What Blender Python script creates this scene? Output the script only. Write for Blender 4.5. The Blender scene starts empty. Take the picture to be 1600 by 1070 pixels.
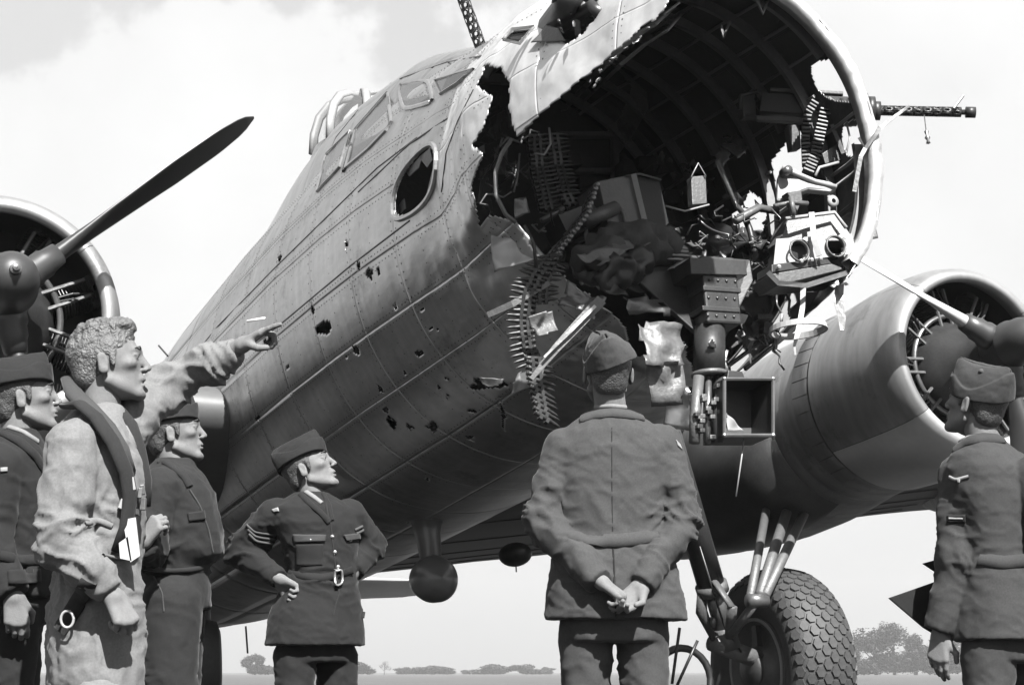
import bpy, math, random
import numpy as np
from mathutils import Vector, Matrix
random.seed(7); rng = np.random.default_rng(7)
sc = bpy.context.scene
col = sc.collection
# ---------------------------------------------------------------- camera
FPX = 2800.0                                  # focal length in pixels of a 1600 px wide picture
EYE = np.array([0.0, 0.0, 0.65])
PITCH = math.atan2(515, FPX)
cam = bpy.data.cameras.new('camera'); cam.lens = 36*FPX/1600; cam.sensor_width = 36
cam.clip_start = 0.1; cam.clip_end = 20000
co = bpy.data.objects.new('camera', cam); col.objects.link(co)
co.location = EYE.tolist(); co.rotation_euler = (math.pi/2+PITCH, 0, 0); sc.camera = co
# ---------------------------------------------------------------- light
SUN_AZ, SUN_EL = math.radians(160), math.radians(48)      # azimuth from +Y (straight ahead) clockwise
sd = Vector((math.sin(SUN_AZ)*math.cos(SUN_EL), math.cos(SUN_AZ)*math.cos(SUN_EL), math.sin(SUN_EL)))
su = bpy.data.lights.new('sun', 'SUN'); su.energy = 5.0; su.angle = math.radians(0.55); su.color = (1, .995, .985)
so = bpy.data.objects.new('sun', su); col.objects.link(so)
so.rotation_euler = sd.to_track_quat('Z', 'Y').to_euler()
w = bpy.data.worlds.new("World"); sc.world = w; w.use_nodes = True
nt = w.node_tree; N = nt.nodes; Lk = nt.links; N.clear()
def nd(t, **k):
    n = N.new(t)
    for a, b in k.items(): setattr(n, a, b)
    return n
sky = nd('ShaderNodeTexSky'); sky.sky_type = 'NISHITA'; sky.sun_disc = False
sky.sun_elevation = SUN_EL; sky.sun_rotation = SUN_AZ; sky.dust_density = 2.5
bw = nd('ShaderNodeRGBToBW'); Lk.new(sky.outputs[0], bw.inputs[0])
def vm(op, a, b=None):
    n = nd('ShaderNodeMath', operation=op)
    for i, v in enumerate((a, b)):
        if v is None: continue
        if isinstance(v, (int, float)): n.inputs[i].default_value = v
        else: Lk.new(v, n.inputs[i])
    return n.outputs[0]
tc = nd('ShaderNodeTexCoord')
sep = nd('ShaderNodeSeparateXYZ'); Lk.new(tc.outputs['Generated'], sep.inputs[0])
nz = nd('ShaderNodeTexNoise'); nz.inputs['Scale'].default_value = 5.2; nz.inputs['Detail'].default_value = 9; nz.inputs['Roughness'].default_value = .52
Lk.new(tc.outputs['Generated'], nz.inputs['Vector'])
nz2 = nd('ShaderNodeTexNoise'); nz2.inputs['Scale'].default_value = 2.1; nz2.inputs['Detail'].default_value = 3
Lk.new(tc.outputs['Generated'], nz2.inputs['Vector'])
# cumulus: dense below a ragged upper edge, thin veil above it
edge = vm('ADD', vm('MULTIPLY', vm('SUBTRACT', nz.outputs[0], .5), .62), vm('SUBTRACT', .325, sep.outputs[2]))
edge = vm('ADD', edge, vm('MULTIPLY', vm('SUBTRACT', nz2.outputs[0], .45), .25))
edge = vm('ADD', edge, vm('MULTIPLY', vm('MAXIMUM', sep.outputs[0], 0.0), 1.5))
mr = nd('ShaderNodeMapRange'); mr.interpolation_type = 'SMOOTHSTEP'
mr.inputs[1].default_value = -.008; mr.inputs[2].default_value = .016; Lk.new(edge, mr.inputs[0])
inner = vm('ADD', vm('MULTIPLY', nz.outputs[0], 2.2), 4.75)          # cloud brightness
base = vm('ADD', vm('MULTIPLY', bw.outputs[0], .12), 3.55)           # hazy clear sky
veil = vm('ADD', base, vm('MULTIPLY', nz2.outputs[0], 1.3))
lo = nd('ShaderNodeMapRange'); lo.inputs[1].default_value = -.02; lo.inputs[2].default_value = .14   # milky air at the horizon
Lk.new(sep.outputs[2], lo.inputs[0])
m1 = nd('ShaderNodeMix'); m1.data_type = 'FLOAT'; Lk.new(mr.outputs[0], m1.inputs[0]); Lk.new(veil, m1.inputs[2]); Lk.new(inner, m1.inputs[3])
m2 = nd('ShaderNodeMix'); m2.data_type = 'FLOAT'; Lk.new(lo.outputs[0], m2.inputs[0]); m2.inputs[2].default_value = 3.75; Lk.new(m1.outputs[0], m2.inputs[3])
bg = nd('ShaderNodeBackground'); bg.inputs[1].default_value = .05
Lk.new(m2.outputs[0], bg.inputs[0])
wo = nd('ShaderNodeOutputWorld'); Lk.new(bg.outputs[0], wo.inputs[0])
sc.view_settings.view_transform = 'Standard'; sc.view_settings.look = 'None'
sc.view_settings.exposure = 1.7; sc.view_settings.gamma = 1
sc.view_settings.use_curve_mapping = False
sc.cycles.max_bounces = 6; sc.cycles.diffuse_bounces = 3; sc.cycles.glossy_bounces = 3
sc.cycles.transparent_max_bounces = 8; sc.cycles.volume_bounces = 0
sc.cycles.caustics_reflective = False; sc.cycles.caustics_refractive = False

# ---------------------------------------------------------------- helpers
def unit(v): v = np.asarray(v, float); return v/np.linalg.norm(v)
def raydir(px, py):
    c, s = math.cos(PITCH), math.sin(PITCH); a = (px-800)/FPX; b = (535-py)/FPX
    return np.array([a, c-b*s, s+b*c])
def W(px, py, D):                      # the place seen at a picture position, D metres ahead
    d = raydir(px, py); return EYE+d*(D/d[1])
def proj(P):
    P = np.atleast_2d(P)-EYE; c, s = math.cos(PITCH), math.sin(PITCH)
    d = P[:, 1]*c+P[:, 2]*s; u = -P[:, 1]*s+P[:, 2]*c
    return np.c_[800+FPX*P[:, 0]/d, 535-FPX*u/d]
# aircraft frame: x forward, y to its port side, z up, origin between the inboard propellers
AO = np.array([.168, 10.125, 2.824])
AF = np.array([.38893771, -.9148188, .10878429]); AL = np.array([.91892878, .39363996, .02484905]); AU = np.array([-.06555422, .09030028, .99375475])
ZS = 2.75                              # the root Empty sits this far below, on the grass
AM = np.stack([AF, AL, AU])            # rows
def W2A(P): return (np.atleast_2d(P)-AO)@AM.T
def A2W(Q): return AO+np.atleast_2d(Q)@AM
def PA(px, py, D): return W2A(W(px, py, D))[0]
def PX(px, py, ax, val):               # picture position on the plane (aircraft axis ax = val)
    d = raydir(px, py); n = AM[ax]; t = (val-(EYE-AO)@n)/(d@n); return W2A(EYE+t*d)[0]

def tag(o, label=None, cat=None, group=None, kind=None):
    if label: o['label'] = label
    if cat: o['category'] = cat
    if group: o['group'] = group
    if kind: o['kind'] = kind
    return o
def empty(name, loc=(0, 0, 0), parent=None):
    o = bpy.data.objects.new(name, None); o.empty_display_size = .2; o.location = [float(a) for a in loc]; col.objects.link(o)
    if parent: o.parent = parent
    return o
ORG = {}                               # root name -> function from build coordinates to local ones
def mk(name, v, f, m, parent=None, smooth=True):
    v = np.asarray(v, np.float64)
    r = parent
    while r is not None and r.name not in ORG: r = r.parent
    if r is not None: v = v-ORG[r.name]
    me = bpy.data.meshes.new(name)
    if isinstance(f, np.ndarray):
        k = f.shape[1]; me.vertices.add(len(v)); me.vertices.foreach_set('co', v.astype(np.float32).ravel())
        me.loops.add(f.size); me.loops.foreach_set('vertex_index', f.astype(np.int32).ravel())
        me.polygons.add(len(f)); me.polygons.foreach_set('loop_start', np.arange(0, f.size, k, dtype=np.int32))
        me.update(calc_edges=True); me.validate()
    else:
        me.from_pydata(v.tolist(), [], f)
    if smooth: me.polygons.foreach_set('use_smooth', np.ones(len(me.polygons), bool))
    if m is not None: me.materials.append(m)
    o = bpy.data.objects.new(name, me); col.objects.link(o)
    if parent: o.parent = parent
    return o
def perp(d):
    d = unit(d); a = np.array([0, 0, 1.]) if abs(d[2]) < .9 else np.array([1., 0, 0])
    u = unit(np.cross(d, a)); return u, np.cross(d, u)
class MB:
    def __init__(s): s.v = []; s.f = []
    def add(s, v, f):
        n = len(s.v); s.v += [list(map(float, p)) for p in v]; s.f += [tuple(i+n for i in q) for q in f]; return s
    def tube(s, pts, r, n=8, cap=True, flat=1.0, up=None):
        pts = [np.asarray(p, float) for p in pts]; m = len(pts); r = [r]*m if np.isscalar(r) else list(r)
        V = []; F = []; u = None
        for i, p in enumerate(pts):
            d = pts[min(i+1, m-1)]-pts[max(i-1, 0)]
            if np.linalg.norm(d) < 1e-9: d = np.array([0, 0, 1.])
            d = unit(d)
            if u is None: u = perp(d)[0] if up is None else unit(np.asarray(up, float)-d*(np.asarray(up, float)@d))
            else:
                u = u-d*(u@d); u = unit(u) if np.linalg.norm(u) > 1e-6 else perp(d)[0]
            w_ = np.cross(d, u)
            for k in range(n):
                a = 2*math.pi*k/n; V.append(p+(u*math.cos(a)+w_*math.sin(a)*flat)*r[i])
        for i in range(m-1):
            for k in range(n):
                a = i*n+k; b = i*n+(k+1) % n; F.append((a, b, b+n, a+n))
        if cap: F.append(tuple(range(n))[::-1]); F.append(tuple((m-1)*n+k for k in range(n)))
        return s.add(V, F)
    def box(s, c, h, ax=None):
        ax = np.eye(3) if ax is None else np.asarray(ax, float); V = []
        for x in (-1, 1):
            for y in (-1, 1):
                for z in (-1, 1): V.append(np.asarray(c)+ax[0]*h[0]*x+ax[1]*h[1]*y+ax[2]*h[2]*z)
        return s.add(V, [(0, 1, 3, 2), (4, 6, 7, 5), (0, 4, 5, 1), (2, 3, 7, 6), (0, 2, 6, 4), (1, 5, 7, 3)])
    def lathe(s, prof, c=(0, 0, 0), ax=(1, 0, 0), n=32, a0=0, a1=2*math.pi, sy=1, sz=1):
        d = unit(ax); u, w_ = perp(d)
        if abs(d[0]) > .99: u = np.array([0, 1., 0]); w_ = np.array([0, 0, 1.])
        full = abs(a1-a0-2*math.pi) < 1e-6; m = n if full else n+1; V = []; F = []
        for (t, r) in prof:
            for k in range(m):
                a = a0+(a1-a0)*k/n; V.append(np.asarray(c)+d*t+(u*math.cos(a)*sy+w_*math.sin(a)*sz)*r)
        for i in range(len(prof)-1):
            for k in range(n):
                b = (k+1) % m; F.append((i*m+k, i*m+b, (i+1)*m+b, (i+1)*m+k))
        return s.add(V, F)
    def ball(s, c, r, n=10):
        r = np.ones(3)*r; V = []; F = []
        for i in range(n//2+1):
            t = math.pi*i/(n//2)
            for k in range(n):
                a = 2*math.pi*k/n; V.append(np.asarray(c)+r*np.array([math.sin(t)*math.cos(a), math.sin(t)*math.sin(a), math.cos(t)]))
        for i in range(n//2):
            for k in range(n): F.append((i*n+k, (i+1)*n+k, (i+1)*n+(k+1) % n, i*n+(k+1) % n))
        return s.add(V, F)
    def plate(s, poly, thick, nrm=None):            # a sheet with real thickness
        P = [np.asarray(p, float) for p in poly]; n = len(P)
        if nrm is None:
            nrm = np.zeros(3)
            for i in range(n): nrm = nrm+np.cross(P[i]-P[0], P[(i+1) % n]-P[0])
            nrm = unit(nrm)
        h = np.asarray(nrm)*thick/2
        V = [p+h for p in P]+[p-h for p in P]
        F = [tuple(range(n)), tuple(range(2*n-1, n-1, -1))]+[(i, i+n, (i+1) % n+n, (i+1) % n) for i in range(n)]
        return s.add(V, F)
    def build(s, name, m, parent=None, smooth=False, bev=0, sub=0):
        o = mk(name, s.v, s.f, m, parent, smooth)
        if bev:
            b = o.modifiers.new('bevel', 'BEVEL'); b.width = bev; b.segments = 2; b.limit_method = 'ANGLE'
        return o

# numpy value noise, used for dents, cloth folds and ragged edges
_perm = rng.random((64, 64, 64)).astype(np.float32)
def vnoise(P):
    P = np.asarray(P, np.float32); i = np.floor(P).astype(np.int64); f = P-i; f = f*f*(3-2*f)
    x0, y0, z0 = np.moveaxis(i & 63, -1, 0); x1, y1, z1 = np.moveaxis((i+1) & 63, -1, 0); fx, fy, fz = np.moveaxis(f, -1, 0)
    def g(a, b, c): return _perm[a, b, c]
    c00 = g(x0, y0, z0)*(1-fx)+g(x1, y0, z0)*fx; c10 = g(x0, y1, z0)*(1-fx)+g(x1, y1, z0)*fx
    c01 = g(x0, y0, z1)*(1-fx)+g(x1, y0, z1)*fx; c11 = g(x0, y1, z1)*(1-fx)+g(x1, y1, z1)*fx
    return ((c00*(1-fy)+c10*fy)*(1-fz)+(c01*(1-fy)+c11*fy)*fz)*2-1
def fbm(P, o=3):
    r = 0; a = 1.
    for k in range(o): r = r+a*vnoise(P*2**k+17.3*k); a *= .5
    return r
# ---------------------------------------------------------------- materials (monochrome photograph: every colour is a grey)
def mat(name, v, rough=.6, metal=0, spec=.5, n1=0, s1=6, n2=0, s2=60, bump=0, bs=40, bd=.01, coord='Object', stretch=None, sheen=0, sub=0, coat=0, rn=0, wear=0, streak=0):
    m = bpy.data.materials.new(name); m.use_nodes = True; t = m.node_tree; b = t.nodes['Principled BSDF']
    b.inputs['Base Color'].default_value = (v, v, v, 1); b.inputs['Roughness'].default_value = rough
    b.inputs['Metallic'].default_value = metal; b.inputs['Specular IOR Level'].default_value = spec
    if sheen: b.inputs['Sheen Weight'].default_value = sheen; b.inputs['Sheen Roughness'].default_value = .4
    if sub: b.inputs['Subsurface Weight'].default_value = sub; b.inputs['Subsurface Radius'].default_value = (.008, .008, .008)
    if coat: b.inputs['Coat Weight'].default_value = coat
    tcn = t.nodes.new('ShaderNodeTexCoord'); src = tcn.outputs[coord]
    if stretch:
        mp = t.nodes.new('ShaderNodeMapping'); mp.inputs['Scale'].default_value = stretch; t.links.new(src, mp.inputs[0]); src = mp.outputs[0]
    def noise(s, det=6):
        n = t.nodes.new('ShaderNodeTexNoise'); n.inputs['Scale'].default_value = s; n.inputs['Detail'].default_value = det; t.links.new(src, n.inputs['Vector']); return n.outputs[0]
    def mth(op, a, b_):
        n = t.nodes.new('ShaderNodeMath'); n.operation = op
        for i, q in enumerate((a, b_)):
            if isinstance(q, (int, float)): n.inputs[i].default_value = q
            else: t.links.new(q, n.inputs[i])
        return n.outputs[0]
    if n1 or n2:
        k = mth('ADD', mth('MULTIPLY', mth('SUBTRACT', noise(s1), .5), 2*n1), 1.0)
        if n2: k = mth('ADD', k, mth('MULTIPLY', mth('SUBTRACT', noise(s2), .5), 2*n2))
        if streak:
            mp2 = t.nodes.new('ShaderNodeMapping'); mp2.inputs['Scale'].default_value = (9, 1.1, 1.1); t.links.new(tcn.outputs[coord], mp2.inputs[0])
            n_ = t.nodes.new('ShaderNodeTexNoise'); n_.inputs['Scale'].default_value = 1.6; n_.inputs['Detail'].default_value = 7; t.links.new(mp2.outputs[0], n_.inputs['Vector'])
            k = mth('MULTIPLY', k, mth('ADD', 1.0, mth('MULTIPLY', mth('SUBTRACT', n_.outputs[0], .5), 2*streak)))
        if wear:
            n_ = t.nodes.new('ShaderNodeTexNoise'); n_.inputs['Scale'].default_value = 34; n_.inputs['Detail'].default_value = 8; n_.inputs['Roughness'].default_value = .7; t.links.new(tcn.outputs[coord], n_.inputs['Vector'])
            ch = mth('MULTIPLY', mth('GREATER_THAN', n_.outputs[0], .69), wear); k = mth('ADD', k, ch)
            n_ = t.nodes.new('ShaderNodeTexNoise'); n_.inputs['Scale'].default_value = 3.1; n_.inputs['Detail'].default_value = 9; n_.inputs['Roughness'].default_value = .75; t.links.new(tcn.outputs[coord], n_.inputs['Vector'])
            st_ = mth('MULTIPLY', mth('MINIMUM', mth('MAXIMUM', mth('MULTIPLY', mth('SUBTRACT', n_.outputs[0], .56), 9), 0.0), 1.0), .38); k = mth('MULTIPLY', k, mth('SUBTRACT', 1.0, st_))
        k = mth('MAXIMUM', mth('MULTIPLY', k, v), .002)
        cb = t.nodes.new('ShaderNodeCombineXYZ')
        for i in range(3): t.links.new(k, cb.inputs[i])
        t.links.new(cb.outputs[0], b.inputs['Base Color'])
    if rn:
        t.links.new(mth('ADD', rough, mth('MULTIPLY', mth('SUBTRACT', noise(s1*2.3), .5), rn)), b.inputs['Roughness'])
    if bump:
        bp = t.nodes.new('ShaderNodeBump'); bp.inputs['Strength'].default_value = bump; bp.inputs['Distance'].default_value = bd
        t.links.new(noise(bs, 5), bp.inputs['Height']); t.links.new(bp.outputs[0], b.inputs['Normal'])
    return m
M = dict(
 skin=mat('olive_drab_paint', .40, .34, .94, .5, .30, 1.3, .20, 22, .22, 11, .012, stretch=(.5, 1, 1), rn=.3, wear=.5, streak=.25),
 skin2=mat('grey_belly_paint', .42, .38, .5, .5, .15, 1.5, .10, 24, .1, 16, .01, rn=.2),
 cowl=mat('weathered_cowl_paint', .25, .46, .62, .5, .4, 2.2, .2, 18, .16, 9, .01, stretch=(1, 1, .25), rn=.3, wear=.7, streak=.4),
 bare=mat('bare_aluminium', .26, .36, .85, .5, .2, 5, .15, 40, .35, 25, .01, rn=.3),
 torn=mat('torn_aluminium', .11, .42, .7, .5, .35, 7, .2, 50, .5, 30, .012, rn=.3),
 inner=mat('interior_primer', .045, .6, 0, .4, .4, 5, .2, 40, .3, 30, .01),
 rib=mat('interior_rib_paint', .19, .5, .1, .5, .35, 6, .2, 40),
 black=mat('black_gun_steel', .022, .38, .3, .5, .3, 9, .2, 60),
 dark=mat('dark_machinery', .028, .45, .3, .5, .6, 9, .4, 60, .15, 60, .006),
 steel=mat('worn_steel', .13, .36, .7, .5, .35, 9, .2, 60, .2, 50, .005),
 white=mat('pale_enamel', .24, .4, 0, .5, .15, 8, .12, 50, .15, 30, .01),
 castm=mat('grey_casting', .085, .5, .2, .5, .3, 8, .2, 40, .3, 60, .01),
 brass=mat('cartridge_brass', .16, .28, .9, .5, .2, 30),
 link=mat('belt_link_steel', .035, .4, .6, .5, .3, 30),
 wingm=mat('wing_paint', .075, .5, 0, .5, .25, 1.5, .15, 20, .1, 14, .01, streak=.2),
 housing=mat('housing_enamel', .085, .28, 0, .5, .12, 6, .1, 40),
 nose=mat('sunlit_nose_skin', .56, .42, .65, .5, .2, 2.5, .14, 30, .2, 14, .01, rn=.25, wear=.2, streak=.2),  # paler than the other skin: the flap's sun highlight is put into the colour
 canvas=mat('worn_leather', .035, .8, 0, .5, .4, 9, .2, 70, .4, 40, .01),
 rubber=mat('tyre_rubber', .035, .62, 0, .4, .35, 6, .3, 60, .3, 60, .006),
 prop=mat('propeller_black', .024, .42, 0, .5, .4, 5, .2, 50),
 propsun=mat('propeller_sunlit', .42, .38, .3, .5, .3, 5, .2, 50),  # lit copy of the black blade: sunlight on one blade put into its colour
)
def glass(name, v, rough=.06, alpha=.35, sp=.8):
    m = bpy.data.materials.new(name); m.use_nodes = True; t = m.node_tree; b = t.nodes['Principled BSDF']
    b.inputs['Base Color'].default_value = (v, v, v, 1); b.inputs['Roughness'].default_value = rough; b.inputs['Alpha'].default_value = alpha
    b.inputs['Specular IOR Level'].default_value = sp
    return m
M['pane'] = glass('dusty_perspex', .012, .2, 1.0, .5); M['dome'] = glass('clear_perspex', .4, .1, .16)
# ================================================================ the bomber
bomber = empty('bomber', (AO-AU*ZS).tolist())
mrot = Matrix([[AF[i], AL[i], AU[i]] for i in range(3)])
bomber.rotation_euler = mrot.to_euler()
ORG['bomber'] = np.array([0, 0, -ZS])
tag(bomber, 'four-engined bomber with its nose blown open, shrapnel holes in its side, parked on grass', 'aircraft')
# cross-sections: x, half width, top, bottom, height of the widest point
SEC = np.array([
 (3.5, .60, .74, -.52, .12), (3.0, .70, .84, -.60, .12), (2.6, .80, .93, -.68, .12), (2.14, .90, 1.03, -.78, .12), (1.8, .955, 1.11, -.85, .12), (1.4, 1.00, 1.19, -.91, .13), (.9, 1.05, 1.27, -.96, .15),
 (.4, 1.09, 1.36, -.99, .18), (.0, 1.12, 1.43, -1.01, .2), (-.6, 1.15, 1.50, -1.02, .22), (-1.5, 1.17, 1.56, -1.03, .25), (-3, 1.18, 1.60, -1.03, .27),
 (-5, 1.17, 1.60, -1.02, .28), (-7, 1.10, 1.56, -.98, .28), (-9, .96, 1.46, -.80, .28), (-11, .78, 1.32, -.52, .3), (-13, .56, 1.15, -.22, .32), (-15, .32, .95, .02, .35), (-16.3, .12, .75, .3, .5)])
def sec(x):
    xs = SEC[::-1, 0]; return [np.interp(x, xs, SEC[::-1, k]) for k in (1, 2, 3, 4)]
def fus(x, th, off=0):                 # th: 0 port, 90 top, 180 starboard, 270 belly (radians)
    x = np.asarray(x, float); th = np.asarray(th, float); w_, zt, zb, zc = sec(x)
    c, s = np.cos(th), np.sin(th); e = .94
    cc = np.sign(c)*np.abs(c)**e; ss = np.sign(s)*np.abs(s)**e
    y = (w_+off)*cc; z = zc+np.where(s > 0, zt-zc+off, zc-zb+off)*ss
    return np.stack([x+0*y, y, z], -1)
_fus = fus
def peel(x, th):
    sm = lambda q: np.clip(q, 0, 1)**2*(3-2*np.clip(q, 0, 1))
    return .17*sm((x-1.0)/.8)*sm((th-1.75)/1.6)*(1-sm((th-3.42)/.18))
def fus(x, th, off=0, skin=True):
    P = _fus(x, th, off)
    if skin:
        p = peel(np.asarray(x, float), np.asarray(th, float)); P = P+np.stack([0*p, -p, p*.15], -1)
    return P
def fus_n(x, th):
    e = 1e-3; a = fus(x+e, th)-fus(x-e, th); b = fus(x, th+e)-fus(x, th-e); n = np.cross(b, a); n /= np.linalg.norm(n, axis=-1, keepdims=True)
    c = np.stack([0*n[..., 0], fus(x, th)[..., 1], fus(x, th)[..., 2]-.15], -1); s = np.sign((n*c).sum(-1, keepdims=True)); return n*s
def inpoly(P, poly):
    x, y = P[..., 0], P[..., 1]; r = np.zeros(x.shape, bool); n = len(poly)
    for i in range(n):
        x1, y1 = poly[i]; x2, y2 = poly[(i+1) % n]
        if y1 == y2: continue
        r ^= ((y1 > y) != (y2 > y)) & (x < (x2-x1)*(y-y1)/(y2-y1)+x1)
    return r
eyeA = W2A(EYE)[0]
# the openings, traced on the skin nearest the viewer
OPEN = [(1062, -60), (1040, 12), (1000, 45), (968, 78), (940, 104), (905, 150), (872, 184), (842, 214), (822, 238), (800, 196), (792, 168), (796, 126),
        (783, 106), (760, 104), (745, 137), (768, 150), (760, 185), (748, 205), (738, 232), (755, 240), (742, 262), (736, 284), (742, 318), (748, 356), (770, 342), (800, 352), (836, 398),
        (870, 420), (900, 452), (930, 470), (948, 482), (980, 520), (985, 560), (1010, 552), (1012, 505), (1060, 520), (1090, 600), (1110, 640), (1300, 700), (1500, 600), (1500, -60)]
HATCH = [(870, 66), (862, 40), (872, -8), (938, -8), (930, 24), (905, 52), (885, 66)]
NWIN = [(620, 337), (622, 300), (636, 268), (668, 232), (677, 240), (674, 282), (664, 308), (644, 328)]
def rounded(poly, it=2):
    P = [np.array(p, float) for p in poly]
    for _ in range(it):
        Q = []
        for i in range(len(P)): a, b = P[i], P[(i+1) % len(P)]; Q += [a*.75+b*.25, a*.25+b*.75]
        P = Q
    return [tuple(p) for p in P]
NWIN = rounded([(617, 341), (618, 300), (634, 264), (670, 228), (681, 238), (678, 284), (666, 312), (644, 332)])
def ragged(cx, cy, rx, ry, rot=0, n=11, seed=0):
    r = np.random.default_rng(seed); P = []
    for k in range(n):
        a = 2*math.pi*k/n; q = r.uniform(.55, 1.25); x = rx*q*math.cos(a); y = ry*q*math.sin(a)
        P.append((cx+x*math.cos(rot)-y*math.sin(rot), cy+x*math.sin(rot)+y*math.cos(rot)))
    return P
SHOTS = [(506, 515, 11, 13, .3), (541, 383, 3, 8, .1), (437, 404, 4, 8, .3), (560, 416, 4, 8, -.1), (577, 428, 5, 10, -.1), (591, 424, 3, 7, 0), (489, 483, 3, 8, -.2), (555, 547, 7, 7, 0),
 (611, 658, 7, 13, -.6), (603, 640, 4, 6, -.5), (640, 667, 7, 4, .4), (676, 668, 11, 8, .3), (734, 685, 8, 4, .3), (594, 608, 3, 8, -.6), (655, 552, 8, 5, 0), (632, 583, 3, 4, 0), (745, 596, 6, 5, 0),
 (686, 605, 3, 3, 0), (698, 593, 4, 3, 0), (738, 643, 6, 3, .1), (700, 619, 3, 4, 0), (672, 514, 3, 3, 0), (659, 484, 4, 4, 0), (682, 515, 3, 3, 0), (618, 480, 3, 3, 0), (418, 535, 7, 5, 0), (332, 620, 3, 5, 0), (450, 573, 3, 3, 0), (667, 749, 3, 4, 0), (541, 558, 3, 3, 0), (402, 652, 5, 4, 0), (785, 650, 4, 26, -.1), (770, 602, 30, 7, -.1)]
HOLES = [ragged(a, b, c, d, e, seed=i) for i, (a, b, c, d, e) in enumerate(SHOTS)]
PORTW = [[(1268, 108), (1287, 96), (1308, 95), (1330, 106), (1344, 128), (1352, 152), (1330, 158), (1286, 150)],
         [(1316, 200), (1340, 188), (1357, 196), (1357, 205), (1338, 232), (1326, 244)],
         [(1206, 252), (1232, 220), (1252, 205), (1258, 290), (1214, 300), (1210, 275)],
         [(1150, 345), (1160, 318), (1172, 298), (1190, 310), (1199, 338), (1192, 362), (1162, 376)]]
PORTW = [rounded(q) for q in [[(1264, 104), (1286, 92), (1310, 92), (1334, 104), (1348, 128), (1357, 156), (1330, 160), (1284, 154)], [(1312, 198), (1340, 184), (1362, 192), (1360, 208), (1340, 236), (1324, 250)]]]+PORTW[2:]
def cutmask(x, th, tol=0):
    A = fus(x, th); n = fus_n(x, th); toward = ((eyeA-A)*n).sum(-1) > 0
    p = proj(A2W(A.reshape(-1, 3))).reshape(A.shape[:-1]+(2,))
    jit = np.stack([fbm(A*9), fbm(A*9+31)], -1)*3.2
    jit2 = np.stack([fbm(A*40), fbm(A*40+31)], -1)*2.0
    cut = toward & (inpoly(p+jit+jit2, OPEN) & (x > -.75))
    near = toward & (th > math.radians(150))
    cut |= near & inpoly(p, NWIN)
    cut |= toward & (th > 1.2) & inpoly(p+jit2*2, HATCH)
    for h in HOLES: cut |= near & inpoly(p+jit2*.5, h)
    for q in PORTW: cut |= (~toward) & (x > -.5) & (np.cos(th) > .3) & inpoly(p, q)
    # ragged forward rim
    rim = 2.12+1.3*np.clip((th-1.5)/.12, 0, 1)*np.clip((3.3-th)/.2, 0, 1)
    cut |= x > rim
    return cut
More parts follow.
